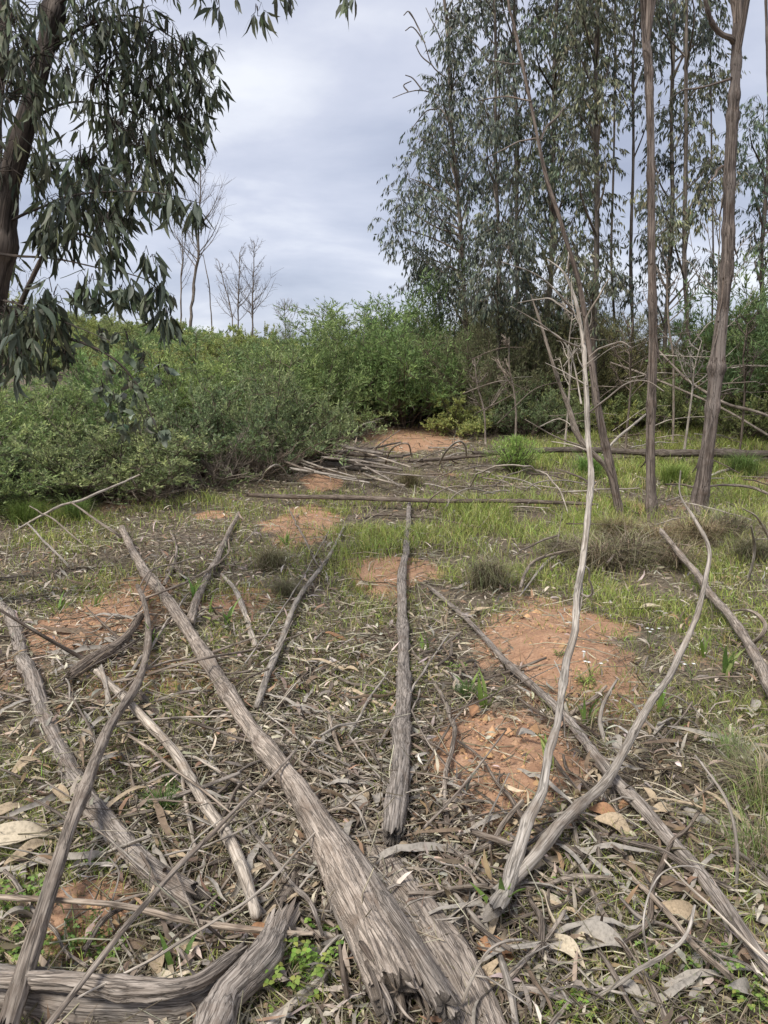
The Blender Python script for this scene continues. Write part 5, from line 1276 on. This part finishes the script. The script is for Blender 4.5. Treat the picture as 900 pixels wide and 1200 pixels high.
# ------------------------------------------------------------------ weeds and tussocks
def weeds():
    rg = np.random.default_rng(51)
    # strap-leaved weeds: every blade a part
    strap = []
    for q in range(4):
        n = 7; s = np.linspace(0, 1, n); w = np.sin(np.pi * np.clip(s * .9 + .1, 0, 1)) * .06 + .003
        ox = s * (.25 + .15 * q) * s; oz = s * (1 - .3 * q * .3 * s)
        g = Geo(); g.add(np.concatenate([np.stack([ox, f * w, oz + abs(f) * .02], 1) for f in (-1, 0, 1)]), [[i + n * j, i + n * j + n, i + n * j + n + 1, i + n * j + 1] for j in range(2) for i in range(n - 1)], None, [(.19, .29, .07), (.24, .33, .10), (.15, .24, .06), (.28, .34, .12)][q])
        strap.append(g.mesh('leaf', 'grass'))
    W_ = [(226, 706, .16, 7, 'strappy green weed between the slim log and the split log'), (266, 738, .17, 8, 'strappy green weed beside the bleached stick'), (246, 722, .12, 6, 'small strappy weed uphill of the bleached stick'), (568, 832, .15, 8, 'bright strappy weed on the lower red earth beside the rust curl'), (548, 815, .1, 6, 'small bright weed on the edge of the lower red earth'), (180, 760, .14, 7, 'strappy weed between the leaning stick and the split log'),
          (850, 795, .17, 10, 'lush strappy weed beneath the propped log'), (825, 770, .12, 7, 'small lush weed just uphill of the lush strappy weed'), (770, 840, .12, 6, 'strappy weed beside the tall forked branch'), (690, 850, .12, 6, 'strappy weed behind the white stub'), (430, 650, .12, 7, 'green strappy weed at the foot of the low red mound'), (640, 905, .13, 5, 'broad bladed weed beneath the forked branch'), (110, 712, .12, 6, 'strappy weed on the red earth beside the bark ribbons'),
          (70, 720, .12, 6, 'strappy weed between the curved log and the bark ribbons'), (205, 1140, .11, 3, 'long yellow green blades arching below the small red mound'), (590, 1080, .2, 4, 'broad blades rising beside the crooked pale stick'), (400, 700, .1, 5, 'small weed beside the forked stick'), (10, 570, .55, 9, 'tall leafy weed with long blades under the big gum'), (500, 765, .1, 6, 'weed beside the flaking log'), (335, 640, .12, 6, 'weed beside the prong of the forked stick')]
    for k, (px, py, h, n, lab) in enumerate(W_):
        p = gp(px, py)
        t = root('strap_weed', (p[0], p[1], p[2] - .01), lab, 'weed', None)
        for j in range(n):
            o = put('leaf', strap[rg.integers(4)], t)
            s = h * rg.uniform(.7, 1.6)
            o.location = (rg.normal(0, .012), rg.normal(0, .012), 0); o.rotation_euler = (rg.normal(0, .15), rg.normal(0, .2), rg.uniform(0, 6.28)); o.scale = (s, s * .9, s)
    # clover-like weeds
    def clover(seed, n, spread, h):
        r2 = np.random.default_rng(seed); g, gs = Geo(), Geo()
        a = r2.uniform(0, 6.28, n); r = spread * np.sqrt(r2.uniform(0, 1, n))
        T = np.stack([r * np.cos(a), r * np.sin(a), h * r2.uniform(.3, 1, n)], 1)
        twigs(gs, T * [.35, .35, 0], T * [.7, .7, .6], T, np.full(n, .0012), np.full(n, .0008), (.20, .30, .09))
        for j in range(3):
            b = a + j * 2.09 + r2.uniform(-.3, .3, n)
            d = np.stack([np.cos(b), np.sin(b), r2.normal(0, .2, n)], 1)
            leaves(g, T, d, np.tile([0, 0, 1.0], (n, 1)) + r2.normal(0, .25, (n, 3)), .012, .010, vary([(.16, .27, .06), (.22, .33, .09), (.28, .34, .10)], n, .15, .05, r2), 0, True, .15)
        return g.mesh('foliage', 'grass', False, True, False), gs.mesh('stems', 'grass', False, True, False)
    cv = [clover(k, 40, .075, .07) for k in range(3)]
    CV = [(335, 1155, 1.5, 'bright green clover beside the smooth pale log end'), (372, 1130, 1.2, 'green clover under the splintered end of the split log'), (95, 1105, .9, 'small green weed on the small red mound'), (25, 1070, 1.2, 'green clover at the edge of the small red mound'), (85, 1020, .8, 'tiny weed at the top of the small red mound'), (125, 1018, .7, 'tiny weed beside the curved log above the small mound'), (240, 1065, .8, 'small weed at the end of the curved log'), (125, 1125, .8, 'pale green weed below the small red mound'),
          (440, 820, .9, 'pale weed beside the lower part of the flaking log'), (535, 790, .9, 'small weed between the flaking log and the upper red earth'), (830, 1140, 1.0, 'yellow green weed in dry grass beyond the end of the dark straight stick'), (760, 1140, .8, 'little green weed under the arched hoop stem'), (672, 1190, .8, 'little green weed below the grey bark slab'), (650, 1060, .8, 'weed beside the large pale curl of bark'), (685, 800, .8, 'tiny weed on the upper red earth'), (655, 770, .5, 'small seedling on the upper red earth under the forked branch'), (20, 1130, 1.2, 'leafy green weed above the cracked log'), (880, 1180, 1.0, 'yellowish weed at the end of the straight log')]
    for k, (px, py, s, lab) in enumerate(CV):
        p = gp(px, py); t = root('clover_weed', (p[0], p[1], p[2]), lab, 'weed'); t.scale = (s, s, s); t.rotation_euler = (0, 0, k)
        put('foliage', cv[k % 3][0], t); put('stems', cv[k % 3][1], t)
    # white-flowered weeds
    m, tt, b, l = new_mat('white_petal'); b.inputs['Base Color'].default_value = (.8, .8, .76, 1); M['petal'] = m
    for k, (px, py, h, lab) in enumerate([(758, 762, .16, 'white flowered weed beside the tall forked branch'), (692, 796, .12, 'white flowered weed at the foot of the upper red earth'), (812, 800, .12, 'white flowered weed uphill of the lush strappy weed')]):
        p = gp(px, py); t = root('flowering_weed', p, lab, 'weed')
        for j in range(4):
            e = np.array([rg.normal(0, .04), rg.normal(0, .04), h * rg.uniform(.7, 1.1)])
            g = Geo(); tube(g, spline(np.stack([np.zeros(3), e * [.3, .3, .5], e]), 4), np.full(9, .0015), 4, 0, 0, 0, col=(.18, .27, .09)); st = put('stem', g.mesh('stem', 'grass'), t)
            g = Geo(); a = np.arange(6) * 1.047; n = 6
            leaves(g, np.tile(e, (n, 1)), np.stack([np.cos(a), np.sin(a), .4 + 0 * a], 1), np.tile([0, 0, 1.0], (n, 1)), .013, .007, (.8, .8, .76), 0, True)
            put('flower', g.mesh('flower', 'petal', False), st)
    # feathery weed
    g = Geo(); n = 420
    a = rg.uniform(0, 6.28, n); D = np.stack([np.cos(a), np.sin(a), rg.uniform(.5, 2.5, n)], 1)
    blades(g, unit(D) * rg.uniform(0, .1, (n, 1)), D + rg.normal(0, .4, (n, 3)), .05, .0035, .2, vary([(.12, .19, .055), (.16, .23, .08)], n, .2, .05, rg))
    fw = g.mesh('feathery_weed', 'grass', False, True, False)
    for px, py, s, lab in [(190, 955, .9, 'feathery green weed between the curved log and the thin pale log'), (205, 925, .65, 'smaller feathery weed beside the thin bleached stick'), (545, 820, .8, 'feathery weed on the edge of the lower red earth')]:
        p = gp(px, py); o = put('feathery_weed', fw, None, lab, 'weed'); o.location = p; o.scale = (s, s, s)
    # tussocks
    def tuss(seed, n, h, cols, lean=.5, wd=.004):
        r2 = np.random.default_rng(seed); g = Geo(); a = r2.uniform(0, 6.28, n)
        D = np.stack([np.cos(a) * lean * r2.uniform(.1, 1, n), np.sin(a) * lean * r2.uniform(.1, 1, n), np.ones(n)], 1)
        P = np.stack([r2.normal(0, .06, n), r2.normal(0, .06, n), np.zeros(n)], 1)
        blades(g, P, D, h * r2.uniform(.5, 1.1, n), wd, r2.uniform(.1, .9, n), vary(cols, n, .2, .05, r2))
        return g.mesh('tussock', 'dry' if cols[0][0] > cols[0][1] else 'grass', False, True, False)
    DRY = [(.27, .225, .145), (.20, .165, .11), (.22, .225, .11)]
    BR = [(.24, .19, .135), (.155, .12, .085), (.36, .30, .21), (.27, .26, .14)]
    GRN = [(.24, .34, .09), (.20, .29, .08), (.30, .38, .13)]
    td = [tuss(1, 900, .42, DRY, .55), tuss(2, 520, .5, BR, .75, .005), tuss(3, 900, .5, GRN, .45, .006)]
    td.append(tuss(4, 230, .5, [(.24, .34, .09), (.30, .38, .13), (.36, .32, .19), (.42, .36, .25)], .6, .0045))
    TS = [(573, 690, 1.0, 0, 'dry grass tussock alone above the upper red earth'), (318, 668, .8, 0, 'brownish dry tussock beside the forked stick'), (335, 700, .6, 0, 'small dry tussock downhill of the forked stick prong'), (660, 655, 1.0, 1, 'brown dry tussock at the foot of the pale leaning trunk'), (700, 668, 1.2, 1, 'brown drooping tussock at the foot of the dark leaning trunk'), (735, 662, 1.3, 1, 'brown drooping tussock below the slender gum'), (770, 645, 1.2, 1, 'brown drooping tussock around the foot of the slender gum'), (815, 640, 1.3, 1, 'brown drooping tussock below the thick gum'), (850, 630, 1.2, 1, 'brown drooping tussock beside the thick gum'), (790, 665, 1.0, 1, 'brown tussock leaning over the propped log'),
          (720, 640, 1.2, 0, 'straw coloured tussock between the bare trunks'), (880, 660, 1.0, 0, 'dry tussock beside the pale upright twig'), (690, 560, 1.1, 2, 'lush green tussock beside the pale leaning trunk'), (790, 570, 1.1, 2, 'lush green tussock between the two standing gums'), (870, 560, 1.2, 2, 'lush green tussock below the bleached pole'), (480, 570, .9, 0, 'dry tussock beside the far end of the flaking log'), (885, 1010, .6, 3, 'fine green tussock near the lower end of the straight log'), (880, 930, .6, 0, 'tall straw coloured tussock under the bowed dry stem'), (905, 960, .8, 3, 'tall green tussock beside the bowed dry stem'), (860, 890, .5, 3, 'small green tussock at the top of the bowed dry stem'), (30, 615, .9, 2, 'green tussock before the grey shrubs under the big gum'), (90, 610, .8, 2, 'green tussock among pale sticks before the grey shrubs')]
    for px, py, s, k, lab in TS:
        p = gp(px, py); o = put('grass_tussock', td[k], None, lab, 'grass tussock'); o.location = (p[0], p[1], p[2] - .02); o.scale = (s, s, s * (.8 if k == 1 else 1)); o.rotation_euler = (0, 0, rg.uniform(0, 6))
    # bright green broom
    g, gs = Geo(), Geo()
    n = 2600; a = rg.uniform(0, 6.28, n); el = rg.uniform(.0, 1.0, n)
    D = np.stack([np.cos(a) * el, np.sin(a) * el, 1.15 - .5 * el], 1); P = unit(D) * rg.uniform(.15, .75, (n, 1)) * np.array([.75, .75, .95])
    blades(g, P, D + rg.normal(0, .6, (n, 3)), .10, .008, .2, vary([(.27, .42, .11), (.22, .36, .09), (.34, .48, .16)], n, .18, .05, rg))
    k = np.arange(0, n, 12)
    twigs(gs, P[k] * .05, P[k] * .6, P[k], np.full(len(k), .006), np.full(len(k), .003))
    for px, py, s, lab in [(603, 556, 1.0, 'bright green feathery broom shrub behind the hooped branches'), (668, 500, .9, 'bright green small shrub beyond the long fallen trunk')]:
        p = gp(px, py); shrub('broom_shrub', lab, (gs.mesh('stems', 'stick_dark', False, False), g.mesh('foliage', 'grass', False, True, False)), (p[0], p[1]), 0, (s * 1.2, s * 1.2, s * .85))
weeds()

def thicket_branches():
    """thin bare branches tangled through the olive thicket"""
    rg = np.random.default_rng(61)
    for k in range(46):
        px, py = rg.uniform(545, 905), rg.uniform(395, 515)
        d = rg.uniform(13.5, 17.0)
        a = rg.uniform(-.5, 1.2) * (1 if rg.uniform() < .6 else -1)
        L_ = rg.uniform(30, 105)
        p0 = (px, py); p2 = (px + L_ * math.cos(a), py - L_ * math.sin(abs(a)) * rg.uniform(-.4, 1))
        p1 = ((p0[0] + p2[0]) / 2 + rg.normal(0, 5), (p0[1] + p2[1]) / 2 - rg.uniform(0, 14))
        w = rg.uniform(1.0, 2.2)
        m = ('stick_pale', 'stick', 'stick_dark')[rg.integers(3)]
        lab = {'stick_pale': 'thin bleached dead branch tangled in the thicket under the gum stand', 'stick': 'thin grey dead branch tangled in the thicket under the gum stand', 'stick_dark': 'thin dark dead branch tangled in the thicket under the gum stand'}[m]
        stick('tangled_branch', lab, [(p0[0], p0[1], w, d), (p1[0], p1[1], w * .8, d + rg.normal(0, .3)), (p2[0], p2[1], w * .5, d + rg.normal(0, .5))], m, depth=True, group={'stick_pale': 'bleached', 'stick': 'grey', 'stick_dark': 'dark'}[m] + ' branches tangled in the thicket', side=5, wig=2.2, wl=.3)
thicket_branches()

# bare dead saplings standing among and behind the gum trunks
for k, (x, y, tx, ty, d, lab) in enumerate([(604, 505, 596, 395, 15.5, 'leafless dead sapling before the fanning dark stems'), (662, 500, 672, 360, 15, 'leafless dead sapling behind the tall forked branch'), (735, 500, 742, 372, 14.5, 'leafless dead sapling beside the slender gum'), (790, 495, 782, 300, 15.5, 'tall leafless sapling in the gap between the slender and the thick gum'),
                                        (802, 500, 822, 400, 13.5, 'short leafless sapling leaning towards the thick gum'), (868, 500, 876, 380, 14, 'leafless sapling beyond the thick gum'), (570, 512, 556, 420, 16, 'short leafless sapling at the outer edge of the thicket'), (838, 495, 846, 230, 16, 'tall spindly leafless sapling hard by the thick gum')]):
    bare_tree('dead_sapling', lab, [(x, y, 4), ((x * 2 + tx) / 3 + 2, (y * 2 + ty) / 3, 3.4), ((x + 2 * tx) / 3 - 2, (y + 2 * ty) / 3, 2.6), (tx, ty, 1.2)], d, 820 + k, 11, 1.0, ('stick', 'stick_pale', 'stick_dark')[k % 3], 'sapling')
def grass_sticks():
    """fallen poles and thin sticks lying in the grass round the standing trunks"""
    rg = np.random.default_rng(91)
    for k in range(44):
        x, y = rg.uniform(560, 890), rg.uniform(505, 640); a = rg.normal(0, .3); L_ = rg.uniform(25, 95) * (1 if rg.uniform() < .5 else -1); w = rg.uniform(1.5, 3.4)
        stick('grass_stick', 'thin dead stick lying in the green grass round the standing trunks', [(x, y, w), (x + L_ * .5, y + L_ * .5 * a - rg.uniform(0, 5), w), (x + L_, y + L_ * a, w * .6)], ('stick', 'stick_pale', 'stick_dark')[k % 3], lift=rg.uniform(.02, .22), group='sticks in the grass round the trunks', side=3)
    for k in range(34):
        x, y = rg.uniform(40, 330), rg.uniform(760, 1010); a = rg.uniform(-1, 1) * 1.2; L_ = rg.uniform(60, 190); w = rg.uniform(2.2, 5.5)
        stick('crossed_stick', 'thin dead stick in the loose heap between the curved log and the split log', [(x, y, w), (x + L_ * .5 * math.cos(a), y + L_ * .5 * math.sin(a) + rg.normal(0, 6), w * .9), (x + L_ * math.cos(a), y + L_ * math.sin(a), w * .5)], ('stick', 'stick_pale', 'log_dark')[k % 3], lift=rg.uniform(.03, .13), group='sticks heaped between the logs', side=3)
    for k in range(30):
        x, y = rg.uniform(300, 560), rg.uniform(830, 1090); a = rg.uniform(-1, 1) * 1.3; L_ = rg.uniform(60, 170); w = rg.uniform(2.2, 5)
        stick('crossed_stick', 'thin dead stick in the tangle between the split log and the flaking log', [(x, y, w), (x + L_ * .5 * math.cos(a), y + L_ * .5 * math.sin(a) + rg.normal(0, 6), w * .9), (x + L_ * math.cos(a), y + L_ * math.sin(a), w * .5)], ('stick', 'stick_pale', 'log_dark')[k % 3], lift=rg.uniform(.03, .1), group='sticks tangled beside the flaking log', side=3)
grass_sticks()
